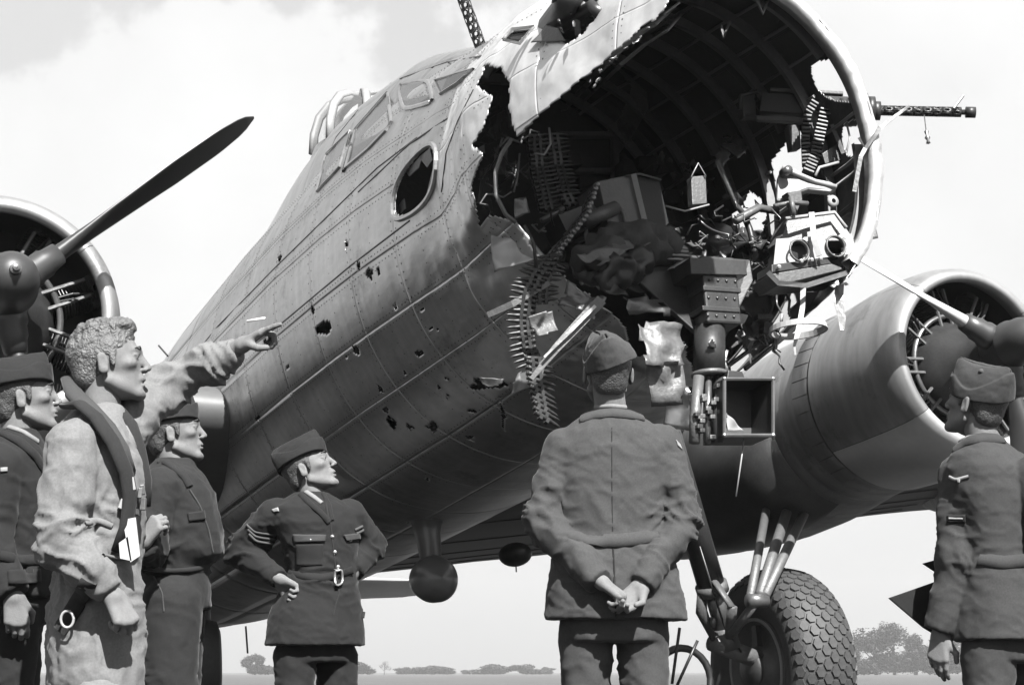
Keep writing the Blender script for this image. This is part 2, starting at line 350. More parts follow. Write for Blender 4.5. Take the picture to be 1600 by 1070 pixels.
# skin panels
XB = [3.42, 2.85, 2.3, 1.62, 1.12, .52, -.10, -.75, -1.45, -2.2, -3.1, -4.0, -5.0, -6.2, -7.6, -9.2, -11, -13, -16.3]
TB = np.radians([0, 24, 48, 72, 94, 112, 128, 143, 158, 172, 187, 203, 220, 240, 264, 290, 325, 360])
dark_n = 0
for i in range(len(XB)-1):
    x0, x1 = XB[i], XB[i+1]
    fine = .0125 if x1 > -1.5 else (.022 if x1 > -4.1 else .07)
    TBi = TB+np.where((TB > 0) & (TB < 6.28), 0.0, 0)
    for j in range(len(TB)-1):
        t0, t1 = TBi[j], TBi[j+1]; vis = 100 < math.degrees((t0+t1)/2) < 290
        fx = fine if vis or (x1 > -.8 and (t0 < .9 or t1 > 5.4)) else max(fine, .03)
        if not vis and x1 < 0: fx = .1
        nx = max(2, int(round((x0-x1)/fx))); ny = max(2, int(round((t1-t0)*1.15/fx)))
        X, T = np.meshgrid(np.linspace(x0, x1, nx+1), np.linspace(t0, t1, ny+1), indexing='ij')
        P = fus(X, T)
        n = fus_n(X, T)
        # oil-canning and the pulled-in edge of each sheet
        e = np.minimum(np.minimum(X-x1, x0-X)/.011, np.minimum(T-t0, t1-T)*1.1/.011); e = np.clip(e, 0, 1)
        pill = np.clip(np.minimum(np.minimum(X-x1, x0-X)/.16, np.minimum(T-t0, t1-T)*1.1/.12), 0, 1)
        crum = np.clip((X-.55)/.6, 0, 1)*np.clip((1.9-T)/-.3, 0, 1)
        d = -.0011*(1-e)*(1-crum)+.0022*pill*fbm((P*3.1).reshape(-1, 3)).reshape(X.shape)
        d = d+crum*.016*fbm((P*4.2+7).reshape(-1, 3)).reshape(X.shape)
        d = d-.006*np.clip(fbm((P*1.7+40).reshape(-1, 3), 2).reshape(X.shape)-.25, 0, 1)*pill*3
        P = P+n*d[..., None]
        XC = (X[:-1, :-1]+X[1:, 1:])/2; TCn = (T[:-1, :-1]+T[1:, 1:])/2
        keep = ~cutmask(XC, TCn) if x0 > -5.2 else np.ones(XC.shape, bool)
        if keep.sum() < 3: continue
        comps = [keep]
        if not keep.all():              # separate scraps of a torn sheet become panels of their own
            lab = np.where(keep, np.arange(keep.size).reshape(keep.shape)+1, 0)
            for _ in range(400):
                n2 = lab.copy(); n2[1:] = np.maximum(n2[1:], lab[:-1]); n2[:-1] = np.maximum(n2[:-1], lab[1:]); n2[:, 1:] = np.maximum(n2[:, 1:], lab[:, :-1]); n2[:, :-1] = np.maximum(n2[:, :-1], lab[:, 1:]); n2[~keep] = 0
                if (n2 == lab).all(): break
                lab = n2
            comps = [lab == q for q in np.unique(lab) if q and (lab == q).sum() > 14]
        idx = np.arange((nx+1)*(ny+1)).reshape(nx+1, ny+1)
        for keep in comps:
            F = np.stack([idx[:-1, :-1], idx[1:, :-1], idx[1:, 1:], idx[:-1, 1:]], -1)[keep]
            used, inv = np.unique(F.ravel(), return_inverse=True)
            PV = P.reshape(-1, 3)[used]
            F = inv.reshape(-1, 4)
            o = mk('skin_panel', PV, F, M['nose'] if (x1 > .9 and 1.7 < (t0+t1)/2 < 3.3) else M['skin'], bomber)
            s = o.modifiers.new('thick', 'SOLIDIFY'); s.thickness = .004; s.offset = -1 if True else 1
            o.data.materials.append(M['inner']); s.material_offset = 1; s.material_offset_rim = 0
# curled, peeled metal round the bigger shell holes
def onfus(px, py, x0=0., far=False):    # hit on the skin by bisection along the ray
    best = None; d = raydir(px, py)
    for t in np.linspace(5, 30, 700):
        A = W2A(EYE+d*t/d[1])[0]
        if A[0] > 3.4 or A[0] < -16: continue
        w_, zt, zb, zc = sec(A[0]); r = abs(A[1]/w_)**2.1+abs((A[2]-zc)/((zt-zc) if A[2] > zc else (zc-zb)))**2.1
        if best is None and r < 1: best = A; break
    return best
mb = MB()
rr = np.random.default_rng(3)
for k, (a, b, c, d, e) in enumerate(SHOTS):
    if c*d < 20: continue
    A = onfus(a, b)
    if A is None: continue
    n = unit([.12, A[1], A[2]-.2]); u, v_ = perp(n); R = .5*(c+d)/280*.9
    for q in range(int(4+R*60)):
        an = rr.uniform(0, 6.28); p = A+(u*math.cos(an)+v_*math.sin(an))*R*rr.uniform(.8, 1.05); tdir = (u*math.cos(an)+v_*math.sin(an)); sd_ = np.cross(n, tdir)
        wd = R*rr.uniform(.12, .3); ln = R*rr.uniform(.15, .4)*rr.choice([-1, -.5, .6])
        mb.plate([p-sd_*wd+n*.002, p+sd_*wd+n*.002, p+n*(.01+.3*abs(ln))-tdir*ln], .002)
mb.build('torn_metal', M['torn'], bomber)
# rivets
RV = []; 
M['rivet'] = mat('rivet_paint', .07, .5, .3)
def rivet(A, n, r=.0042): RV.append((A, n, r))
def row(xs, ts, r=.0052):
    xs = np.asarray(xs, float); ts = np.asarray(ts, float)
    k = ~cutmask(xs, ts) ; P = fus(xs, ts); n = fus_n(xs, ts); keep = k & (((eyeA-P)*n).sum(-1) > 0)
    for p, q in zip(P[keep], n[keep]): rivet(p+q*.0006, q, r)
for xb in XB[1:11]:
    for dx in (-.028, .028):
        t = np.arange(math.radians(105), math.radians(255), .040); row(0*t+xb+dx, t)
for tb in TB[4:14]:
    for dt in (-.024, .024):
        xs = np.arange(2.1, -6, -.042); row(xs, 0*xs+tb+dt)
for xb in (1.37, .82, .2, -.42, -1.1, -1.8, -2.6, -3.5):
    t = np.arange(math.radians(110), math.radians(240), .06); row(0*t+xb, t, .0046)
V = []; F = []
for (A, n, r) in RV:
    u, v_ = perp(n); b0 = len(V)
    for k in range(5):
        a = 2*math.pi*k/5; V.append(A+(u*math.cos(a)+v_*math.sin(a))*r)
    V.append(A+n*r*.55)
    for k in range(5): F.append((b0+k, b0+(k+1) % 5, b0+5))
o = mk('rivet', V, F, M['rivet'], bomber); o['kind'] = 'stuff'
# ------------------------------------------------ frames, stringers, floor, bulkhead inside the nose
def arc(x, a0, a1, off, n=60):
    t = np.linspace(math.radians(a0), math.radians(a1), n); return fus(0*t+x, t, off, False)
for x, a0, a1 in ((1.98, -38, 128), (1.62, -50, 140), (1.3, -60, 150), (.95, -70, 160), (.55, -80, 160), (.15, -80, 160), (-.25, -80, 170)):
    n = 60; tq = np.radians(np.linspace(a0, a1, n)); kq = ~cutmask(0*tq+x, tq); runs = []; cur = []
    for k in range(n+1):
        if k < n and kq[k]: cur.append(k)
        else:
            if len(cur) > 4: runs.append((math.degrees(tq[cur[0]]), math.degrees(tq[cur[-1]]), len(cur)))
            cur = []
    for a0, a1, n in runs:
        f = MB()
        o_ = arc(x, a0, a1, -.006, n); i_ = arc(x, a0, a1, -.075, n)
        V = []; F = []
        for k in range(n):
            for p, dx in ((o_, -.004), (i_, -.004), (i_, .022), (i_, .022), (i_, .004), (o_, .004)):
                V.append(p[k]+np.array([dx, 0, 0]))
        m6 = 6
        for k in range(n-1):
            for q in range(m6): F.append((k*m6+q, k*m6+(q+1) % m6, (k+1)*m6+(q+1) % m6, (k+1)*m6+q))
        f.add(V, F); fr = f.build('fuselage_frame', M['rib'], bomber)
for deg in list(range(-34, 128, 12)):
    xs = np.arange(-.5, 2.08, .1); t = 0*xs+math.radians(deg); p = fus(xs, t, -.022)
    keep = ~cutmask(xs, t)
    run = []
    run = []
    for k in range(len(xs)+1):
        if k < len(xs) and keep[k]: run.append(p[k])
        else:
            if len(run) > 2: MB().tube(run, .011, 4).build('stringer', M['rib'], bomber)
            run = []
# pale bent rim of the opening on the port side
s_ = MB(); t = np.radians(np.linspace(-42, 96, 90)); P = fus(0*t+2.10, t, .004); P2 = fus(0*t+2.10, t, -.05)
jj = 1+.0*t
V = []; F = []
for k in range(90):
    j = .006*math.sin(k*.31)+rr.uniform(-.003, .004); j2 = rr.uniform(-.002, .003)
    nrm = unit([0, P[k][1], P[k][2]-.12])
    V += [P[k]+[.03+j, 0, 0]+nrm*j2, P[k]+[-.05, 0, 0]+nrm*.004, P2[k]+[-.05, 0, 0], P2[k]+[.02+j, 0, 0]+nrm*j2]
for k in range(89):
    for q in range(4): F.append((k*4+q, k*4+(q+1) % 4, k*4+4+(q+1) % 4, k*4+4+q))
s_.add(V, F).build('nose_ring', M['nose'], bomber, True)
# bent strips along the torn starboard edge
def edgestrip(pts, wdt, m, name='torn_edge', x=None, th=.003):
    pass
# ================================================================ cockpit roof, turret, glazing
CS = np.array([(.46, 1.345, .30, 1.10), (.25, 1.43, .42, 1.10), (-.1, 1.56, .50, 1.08), (-.56, 1.73, .55, 1.05), (-1.25, 1.84, .60, 1.02), (-1.9, 1.93, .62, 1.0), (-2.7, 2.00, .60, 1.0), (-3.6, 1.99, .55, 1.0), (-4.6, 1.86, .52, 1.0), (-6.2, 1.66, .42, 1.0), (-7.5, 1.5, .3, 1.0)])
def canopy(x, s):                       # s 0 port foot .. 1 starboard foot
    xs = CS[::-1, 0]; zr, wr, zb = [np.interp(x, xs, CS[::-1, k]) for k in (1, 2, 3)]
    wb = wr+.26; a = np.pi*s; c = np.cos(a); sn = np.sin(a)
    q = np.clip((x+4.5)/2.5, 0, 1); e = .62+.3*(1-q)
    cc = np.sign(c)*np.abs(c)**e; ss = np.abs(sn)**e
    y = cc*(wb+(wr-wb)*ss); z = zb+(zr-zb)*ss
    return np.stack([x+0*y, y, z], -1)
def canopy_patch(x0, x1, s0, s1, m, name='roof_panel', nx=26, ny=14):
    X, S = np.meshgrid(np.linspace(x0, x1, nx), np.linspace(s0, s1, ny), indexing='ij'); P = canopy(X, S)
    e = np.clip(np.minimum(np.minimum(X-x1, x0-X)/.02, np.minimum(S-s0, s1-S)*2.2/.02), 0, 1)
    du = np.gradient(P, axis=0); dv = np.gradient(P, axis=1); n = np.cross(dv, du); n /= np.linalg.norm(n, axis=-1, keepdims=True)+1e-9
    if (n[..., 2]).mean() < 0: n = -n
    P = P+n*(-.006*(1-e)+.002*fbm(P*4))[..., None]
    idx = np.arange(nx*ny).reshape(nx, ny); F = np.stack([idx[:-1, :-1], idx[1:, :-1], idx[1:, 1:], idx[:-1, 1:]], -1).reshape(-1, 4)
    return mk(name, P.reshape(-1, 3), F, m, bomber)
cx = [.46, -.08, -.56, -1.25, -1.95, -2.7, -3.6, -4.6, -6.2, -7.5]
for i in range(len(cx)-1):
    for s0, s1 in ((0, .33), (.33, .5), (.5, .67), (.67, .83), (.83, 1)):
        canopy_patch(cx[i], cx[i+1], s0, s1, M['skin'])
from mathutils.bvhtree import BVHTree
def bvh_of(objs):
    V = []; F = []
    for o in objs:
        b0 = len(V); r = ORG['bomber']; V += [tuple(np.array(v.co)+r) for v in o.data.vertices]; F += [tuple(i+b0 for i in p.vertices) for p in o.data.polygons]
    return BVHTree.FromPolygons(V, F)
def near_tree(): return bvh_of([o for o in bomber.children if o.name.startswith(('skin_panel', 'roof_panel'))])
TREE = near_tree()
def hit(px, py):                        # point and normal on the skin
    d = unit(W2A(EYE+raydir(px, py))[0]-eyeA); r = TREE.ray_cast(Vector(eyeA), Vector(d))
    if r[0] is None: return None, None
    n = np.array(r[1]);
    if n@d > 0: n = -n
    return np.array(r[0]), n
def hits(poly, step=14):
    P = []; Nn = []
    for i in range(len(poly)):
        a, b = np.array(poly[i], float), np.array(poly[(i+1) % len(poly)], float); k = max(1, int(np.linalg.norm(b-a)/step))
        for j in range(k):
            p, n = hit(*(a+(b-a)*j/k))
            if p is not None: P.append(p); Nn.append(n)
    return P, Nn
def frame_strip(poly, width, m, name, parent, h=.008, close=True, step=12):
    P, Nn = hits(poly, step) if close else (None, None)
    if not close:
        P = []; Nn = []
        for i in range(len(poly)-1):
            a, b = np.array(poly[i], float), np.array(poly[i+1], float); k = max(1, int(np.linalg.norm(b-a)/step))
            for j in range(k+(i == len(poly)-2)):
                p, n = hit(*(a+(b-a)*j/k))
                if p is not None: P.append(p); Nn.append(n)
    if len(P) < 3: return None
    nn = unit(np.mean(Nn, 0)); b = MB(); pts = [p+q*h*.3 for p, q in zip(P, Nn)]
    if close: pts = pts+[pts[0], pts[1]]
    b.tube(pts, width/2, 6, cap=not close, flat=h*2/width, up=np.cross(nn, pts[1]-pts[0])); return b.build(name, m, parent)
def pane(poly, m, name, parent, off=.004):
    P, Nn = hits(poly, 20); n = unit(np.mean(Nn, 0)); b = MB(); b.plate([p+n*off for p in P], .004, n); return b.build(name, m, parent)
WN = [  # outline, frame width, pane material
 ([(624, 137), (630, 131), (664, 127), (671, 131), (677, 156), (672, 161), (637, 171), (629, 167)], .028, 'pane'),
 ([(680, 127), (741, 109), (716, 131), (689, 148)], .012, 'pane'),
 ([(556, 205), (607, 147), (612, 192), (604, 204), (577, 232), (541, 262)], .022, 'pane'),
 ([(511, 241), (548, 205), (532, 262), (496, 300)], .012, 'pane')]
WN[0] = (rounded(WN[0][0], 1),)+WN[0][1:]
frame_strip([(606, 146), (556, 203), (538, 268)], .03, M['black'], 'window_rail', bomber, .012, close=False, step=12)
for poly, wd, pm in WN:
    w0 = empty('cockpit_window', (0, 0, 0), bomber)
    P, Nn = hits(poly, 30); c0 = np.mean(P, 0)
    w0.location = (c0-ORG['bomber']).tolist(); ORG[w0.name] = c0
    pane(poly, M[pm], 'window_pane', w0); frame_strip(poly, wd, M['skin'], 'window_frame', w0, .012); frame_strip([(np.mean([q[0] for q in poly])+(a-np.mean([q[0] for q in poly]))*.9, np.mean([q[1] for q in poly])+(b-np.mean([q[1] for q in poly]))*.9) for a, b in poly], .012, M['black'], 'window_gasket', w0, .006)
nc = np.mean(NWIN, 0); frame_strip([tuple(nc+(np.array(q)-nc)*1.10) for q in NWIN], .030, M['skin'], 'nose_window_frame', bomber, .014, step=9)
for q in ([(655, 246), (672, 232), (676, 250), (668, 262)], [(634, 268), (662, 240), (655, 262), (640, 276)], [(622, 322), (632, 310), (634, 326), (626, 334)], [(668, 300), (677, 262), (674, 296)]):
    P = [hit(a, b)[0] for a, b in ()]; x_ = PX(647, 290, 1, -1.05)[0]; P = [PX(a, b, 1, -1.035) for a, b in q]; MB().plate(P, .005).build('perspex_shard', M['castm'], bomber)
# raised seams, stiffeners and scuffed paint ridges that the photograph shows on the upper side
for pl in ([(610, 125), (560, 172), (525, 215), (493, 290)], [(600, 132), (700, 97), (752, 88)], [(652, 215), (590, 262), (520, 330), (430, 418), (340, 510), (275, 590)],
           [(700, 185), (640, 225), (560, 300)], [(740, 140), (715, 190), (697, 240), (690, 300)], [(640, 345), (548, 415), (440, 505), (390, 545)]):
    frame_strip(pl, .011, M['dark'], 'skin_seam', bomber, .003, close=False, step=25)
# upper turret
tc0 = np.array([-3.2, .10, 1.93]); tur = empty('upper_turret', (tc0-ORG['bomber']).tolist(), bomber); ORG['upper_turret'] = tc0
MB().lathe([(0, .44), (.12, .43), (.2, .40), (.205, .36), (.1, .36)], tc0, (0, 0, 1), 40).build('turret_base', M['skin'], tur, True)
V = MB().lathe([(.18, .40), (.34, .385), (.48, .34), (.58, .26), (.63, .16), (.65, .02)], tc0, (0, 0, 1), 40); V.build('turret_dome', M['dome'], tur, True)
for a in (-155, -110, -60, -15, 30, 120, 165):
    a = math.radians(a); pts = [tc0+np.array([math.cos(a)*r, math.sin(a)*r, z]) for z, r in ((.18, .405), (.34, .39), (.48, .345), (.58, .265), (.63, .165), (.65, .02))]
    MB().tube(pts, .036, 6, flat=.4).build('dome_frame', M['rib'], tur, True)
MB().box(tc0+[.05, .05, .2], (.12, .16, .22)).build('gun_sight', M['dark'], tur, bev=.02)
for sy in (-.13, .13): MB().tube([tc0+[.1, sy, .22], tc0+[.5, sy, .26], tc0+[1.0, sy, .3]], [.04, .03, .018], 10).build('turret_gun', M['black'], tur)

# ================================================================ wings and tail
def foil(n=22):
    t = np.linspace(0, 1, n); x = t**1.6
    yt = 5*(.2969*np.sqrt(x)-.1260*x-.3516*x**2+.2843*x**3-.1015*x**4)
    return np.r_[x[::-1], x[1:]], np.r_[yt[::-1], -yt[1:]]
FX, FY = foil()
def wing(stations, name, m, parent, sub=1):
    """stations: (y, xLE, zLE, xTE, zTE, thickness ratio) -> skin bays between ribs"""
    for i in range(len(stations)-1):
        V = []
        n = 4
        for k in range(n+1):
            s = [a+(b-a)*k/n for a, b in zip(stations[i], stations[i+1])]; y, xl, zl, xt, zt, th = s; ch = xl-xt
            g = .006 if k in (0, n) else 0
            for x, t in zip(FX, FY):
                V.append((xl-x*ch, y, zl+(zt-zl)*x+(t*th*ch-(g if t > 0 else -g))))
        m_ = len(FX); F = [(a*m_+b, a*m_+b+1, (a+1)*m_+b+1, (a+1)*m_+b) for a in range(n) for b in range(m_-1)]
        o = mk(name, V, F, m, parent)
for sgn in (1, -1):
    st = [(sgn*y, xl, zl, xt, zt, th) for y, xl, zl, xt, zt, th in (
        (.95, -2.75, -.06, -7.3, -.52, .16), (2.3, -2.8, .02, -6.9, -.44, .16), (3.9, -2.9, .10, -6.3, -.36, .155), (6.2, -3.1, .2, -5.6, -.18, .15), (9, -3.5, .4, -5.5, .04, .14), (12, -3.9, .6, -5.4, .3, .13), (14.4, -4.3, .76, -5.3, .5, .12))]
    wg = empty('wing', (np.array([-2, sgn*1, -.5])-ORG['bomber']).tolist(), bomber); ORG[wg.name] = np.array([-2, sgn*1, -.5])
    wing(st, 'wing_skin', M['wingm'], wg)
    for i in range(3):                  # flap and aileron gaps: slightly proud strips under the trailing edge
        a, b = st[i], st[i+1]
        g = lambda s, f, dz: np.array([s[1]+(s[3]-s[1])*f, s[0], s[2]+(s[4]-s[2])*f-5*s[5]*(s[1]-s[3])*(.2969*math.sqrt(f)-.126*f-.3516*f*f+.2843*f**3-.1015*f**4)-dz])
        for f in (.35, .52, .68, .80, .9):
            MB().tube([g(a, f, .003), g(b, f, .003)], .012, 4, flat=.4).build('wing_seam', M['wingm'], wg)
# tailplane, fin
for sgn in (1, -1):
    wing([(sgn*.25, -12.9, .40, -15.4, .34, .11), (sgn*2.2, -13.3, .43, -15.3, .36, .10), (sgn*4.5, -13.9, .46, -15.0, .40, .09), (sgn*4.9, -14.3, .46, -14.8, .41, .05)], 'tailplane', M['skin2'], bomber)
MB().plate([(-9.0, 0, 1.4), (-11.5, 0, 2.0), (-13.6, 0, 4.6), (-14.9, 0, 4.9), (-15.9, 0, 4.2), (-16.2, 0, .9)], .16).build('tail_fin', M['skin'], bomber, bev=.06)

# ================================================================ nacelles, cowlings, engines, propellers
NY = 3.04; NZ = -.28
def nacelle(y, z, inner=True, full=True, blades=(30, 150, 270)):
    c = np.array([0, y, z]); e = empty('engine_nacelle', (c-ORG['bomber']).tolist(), bomber); ORG[e.name] = c
    # cowling: upper panels olive, lower panel pale, with a wavy paint line
    prof = [(-.16, .575), (-.07, .535), (-.03, .528), (-.008, .54), (0, .562), (-.012, .592), (-.06, .625), (-.16, .652), (-.32, .668), (-.60, .672), (-.98, .655)]
    n = 96; a0s = [math.radians(q) for q in (-52, 38, 128, 218, 308)]
    for i in range(4):
        MB().lathe(prof, c, (1, 0, 0), 24, a0s[i]+.003, a0s[i+1]-.003).build('cowl_panel', M['cowl'] if i != 3 else M['skin2'], e, True)
    MB().lathe([(-.985, .640), (-1.0, .645), (-1.0, .60)], c, (1, 0, 0), 64).build('cowl_joint', M['black'], e, True)
    for k in range(30):
        a = math.radians(-60+k*10)
        MB().lathe([(-1.0, .652), (-1.17, .668), (-1.17, .655), (-1.0, .636)], c, (1, 0, 0), 3, a+.006, a+math.radians(10)-.006).build('cowl_flap', M['cowl'], e, True)
    # nacelle body fading into the wing
    V = []; F = []; secs = [(-1.02, .625, .625, 0), (-1.4, .635, .64, -.01), (-1.9, .65, .68, -.04), (-2.5, .64, .68, -.06), (-3.2, .60, .62, -.08), (-4.2, .42, .48, -.12), (-5.2, .1, .12, -.12)]
    m_ = 48
    for (x, ry, rz, dz) in secs:
        for k in range(m_):
            a = 2*math.pi*k/m_; V.append((x, y+ry*math.cos(a), z+dz+rz*math.sin(a)))
    for i in range(len(secs)-1):
        s_ = MB()
        for q in range(4):
            k0, k1 = q*12, q*12+12; vv = []; ff = []
            xs = np.linspace(0, 1, 9)
            for u in xs:
                for k in range(k0, k1+1):
                    p = (1-u)*np.array(V[i*m_+k % m_])+u*np.array(V[(i+1)*m_+k % m_])
                    ed = min(u, 1-u)*(secs[i][0]-secs[i+1][0]); ek = min(k-k0, k1-k)
                    s_in = .005*(1-min(1, ed/.02))+(.004 if ek == 0 else 0)
                    rad = unit([0, p[1]-y, p[2]-z]); vv.append(p-rad*s_in)
            w_ = k1-k0+1
            ff = [(a*w_+b, a*w_+b+1, (a+1)*w_+b+1, (a+1)*w_+b) for a in range(8) for b in range(w_-1)]
            MB().add(vv, ff).build('nacelle_panel', M['cowl'], e, True)
    # engine
    MB().lathe([(-.15, .577), (-.9, .60)], c, (1, 0, 0), 48).build('cowl_liner', M['black'], e, True)
    MB().lathe([(-.50, .60), (-.50, .02)], c, (1, 0, 0), 40).build('firewall_baffle', M['black'], e, True)
    MB().lathe([(-.45, .34), (-.30, .33), (-.22, .31), (-.10, .24), (-.02, .16), (.06, .12), (.2, .11)], c, (1, 0, 0), 36).build('crankcase', M['dark'], e, True)
    MB().lathe([(t_, r_) for t_, r_ in [(-.20+.018*math.cos(a), .345+.018*math.sin(a)) for a in np.linspace(0, 2*math.pi, 9)]], c, (1, 0, 0), 48).build('ignition_ring', M['steel'], e, True)
    if full:
        cyl = MB()
        for k in range(17): r0 = .28+k*.0172; cyl.lathe([(r0, .055), (r0+.001, .098), (r0+.005, .098), (r0+.006, .055)], (0, 0, 0), (0, 0, 1), 12)
        cyl.tube([(-.0, -.05, .56), (0.03, -.05, .60)], .03, 8); cyl.box((0.03, .05, .56), (.035, .04, .03)); cyl.box((.04, -.05, .57), (.04, .03, .03))
        first = None
        for k in range(9):
            a = 2*math.pi*k/9+math.pi/2+.2
            ce = empty('engine_cylinder', (-.33, 0, 0), e)
            ce.rotation_euler = (a-math.pi/2, 0, 0)
            if first is None:
                o = bpy.data.objects.new('cooling_fins', bpy.data.meshes.new('cooling_fins')); o.data.from_pydata(cyl.v, [], cyl.f); o.data.materials.append(M['dark']); first = o.data
                p_ = MB().tube([(.14, .045, .27), (.15, .045, .52)], .012, 6).tube([(.14, -.045, .27), (.15, -.045, .52)], .012, 6)
                second = bpy.data.meshes.new('pushrod'); second.from_pydata(p_.v, [], p_.f); second.materials.append(M['castm'])
                p_ = MB().tube([(.13, .0, .345), (.16, .01, .43), (.10, .03, .55)], .005, 5).tube([(.13, .02, .345), (.17, .04, .42), (.10, .08, .53)], .005, 5)
                third = bpy.data.meshes.new('ignition_lead'); third.from_pydata(p_.v, [], p_.f); third.materials.append(M['steel'])
            else: o = bpy.data.objects.new('cooling_fins', first)
            # sub-parts hang on the nacelle part level: cylinder > nothing deeper, so they share its parent
            for me in (first, second, third):
                q = bpy.data.objects.new(me.name, me); col.objects.link(q); q.parent = e; q.location = (-.33, 0, 0); q.rotation_euler = (a-math.pi/2, 0, 0)
            bpy.data.objects.remove(ce)
            if o.users_collection == (): bpy.data.objects.remove(o)
    # propeller
    pr = empty('propeller', (c+[.3, 0, 0]-ORG['bomber']).tolist(), bomber); ORG[pr.name] = c+[.3, 0, 0]
    MB().lathe([(.12, .10), (.2, .13), (.28, .145), (.33, .142), (.345, .150), (.36, .150), (.375, .142), (.46, .140), (.53, .122), (.58, .09), (.61, .045), (.615, .004)], c, (1, 0, 0), 40).build('propeller_hub', M['prop'], pr, True)
    MB().lathe([(.60, .03), (.635, .028), (.64, .018), (.655, .016), (.66, .001)], c, (1, 0, 0), 12).build('hub_nut', M['steel'], pr)
    for q, a in enumerate(blades):
        a = math.radians(a); rd = np.array([0, math.cos(a), math.sin(a)]); tg = np.array([0, -math.sin(a), math.cos(a)])
        MB().tube([c+[.28, 0, 0]+rd*.10, c+[.28, 0, 0]+rd*.17, c+[.28, 0, 0]+rd*.19, c+[.28, 0, 0]+rd*.24, c+[.28, 0, 0]+rd*.26, c+[.28, 0, 0]+rd*.33], [.085, .085, .075, .075, .066, .058], 20).build('blade_clamp', M['prop'], pr, True)
        RR = 1.66; V = []; rs = np.linspace(.26, RR, 26)
        for r in rs:
            u = (r-.26)/(RR-.26); ch = np.interp(u, [0, .12, .3, .6, .82, .93, .985, 1], [.09, .12, .17, .20, .18, .13, .07, .02]); th = np.interp(u, [0, .1, .3, 1], [.095, .075, .032, .006])
            pt = math.radians(np.interp(u, [0, .3, 1], [76, 72, 62] if y < 0 else [62, 50, 40])); cd = tg*math.cos(pt)+np.array([1, 0, 0])*math.sin(pt); nn = np.cross(rd, cd)
            for k in range(14):
                b = 2*math.pi*k/14; V.append(c+[.28, 0, 0]+rd*r+cd*math.cos(b)*ch/2+nn*math.sin(b)*th/2)
        F = [(i*14+k, i*14+(k+1) % 14, (i+1)*14+(k+1) % 14, (i+1)*14+k) for i in range(25) for k in range(14)]+[tuple(25*14+k for k in range(14))]
        MB().add(V, F).build('propeller_blade', M['propsun' if (y > 0 and q == 0) else 'prop'], pr, True)
    return e
nacelle(-NY, NZ, blades=(39.3, 159.3, 279.3))
nacelle(NY, NZ, blades=(152.6, 272.6, 32.6))
nacelle(6.4, NZ+.3, full=False, blades=(80, 200, 320))
nacelle(-6.4, NZ+.3, full=False, blades=(80, 200, 320))

# ================================================================ main landing gear (port) and the starboard and tail wheels
def groundz(x, y):                      # height of the grass in aircraft coordinates
    p = A2W([x, y, 0])[0]; return -p[2]/AU[2]
def wheel(cx, cy, R=.69, wd=.235, tread=True):
    cz = groundz(cx, cy)+R*.985; c = np.array([cx, cy, cz]); e = empty('main_wheel', (c-ORG['bomber']).tolist(), bomber); ORG[e.name] = c
    pf = [(-.17, .34), (-.21, .40), (-.235, .48), (-.225, .56), (-.18, .62), (-.10, .655), (0, .668), (.10, .655), (.18, .62), (.225, .56), (.235, .48), (.21, .40), (.17, .34)]
    MB().lathe([(a, b*R/.69) for a, b in pf], c, (0, 1, 0), 72).build('tyre', M['rubber'], e, True)
    for s in (-1, 1):
        MB().lathe([(s*.17, .345), (s*.20, .335), (s*.19, .31), (s*.14, .29), (s*.11, .22), (s*.15, .13), (s*.20, .12), (s*.205, .01)], c, (0, 1, 0), 40).build('wheel_rim', M['castm'], e, True)
        MB().lathe([(s*.196+.008*math.cos(q), .33+.012*math.sin(q)) for q in np.linspace(0, 2*math.pi, 7)], c, (0, 1, 0), 48).build('rim_flange', M['white'], e, True)
    for s in (-1, 1):
        MB().box(c+[0, s*.16, .22], (.03, .02, .07)).build('brake_shoe', M['dark'], e)
    if not tread: return e
    hx = MB(); r = .030
    top = [(math.cos(math.pi/3*k)*r*1.05, math.sin(math.pi/3*k)*r*1.25, .010) for k in range(6)]; bot = [(x*1.15, y_*1.12, -.012) for x, y_, z in top]
    hx.add(top+bot, [tuple(range(6))]+[(k+6, (k+1) % 6+6, (k+1) % 6, k) for k in range(6)])
    me = bpy.data.meshes.new('tread_block'); me.from_pydata(hx.v, [], hx.f); me.materials.append(M['rubber'])
    k = 0; NT = 46
    for row_ in range(-4, 5):
        yy = row_*.052
        rad = np.interp(abs(yy), [0, .10, .18, .225], [.668, .655, .62, .56])*R/.69; tilt = np.interp(abs(yy), [0, .1, .18, .22], [0, .18, .62, 1.1])*np.sign(yy)
        for j in range(NT):
            a = 2*math.pi*(j+.5*(row_ & 1))/NT
            dn = np.array([math.cos(a), 0, math.sin(a)]); 
            if dn[2] < -.35 or dn[0] < -.45: continue
            n = dn*math.cos(tilt)+np.array([0, 1, 0])*math.sin(tilt); tgt = np.array([-math.sin(a), 0, math.cos(a)]); sy = np.cross(n, tgt)
            o = bpy.data.objects.new('tread_block', me); col.objects.link(o); o.parent = e
            m4 = Matrix.Identity(4)
            for i in range(3): m4[i][0] = -sy[i]; m4[i][1] = tgt[i]; m4[i][2] = n[i]; m4[i][3] = (dn*rad+np.array([0, yy, 0]))[i]
            o.matrix_basis = m4; k += 1
    return e
WC = (-1.59, 2.32)
wz = groundz(*WC)+.68
wheel(*WC)
wheel(-1.59, -3.7, tread=False)
lg = empty('landing_gear_leg', (np.array([-1.2, 1.6, -1.2])-ORG['bomber']).tolist(), bomber); ORG[lg.name] = np.array([-1.2, 1.6, -1.2])
def T(name, pts, r, m='dark', n=14, parent=lg, **k): return MB().tube(pts, r, n, **k).build(name, M[m], parent, True)
s0 = PA(1075, 790, 11.7); s1 = PA(1132, 985, 12.0); dn = unit(s1-s0)
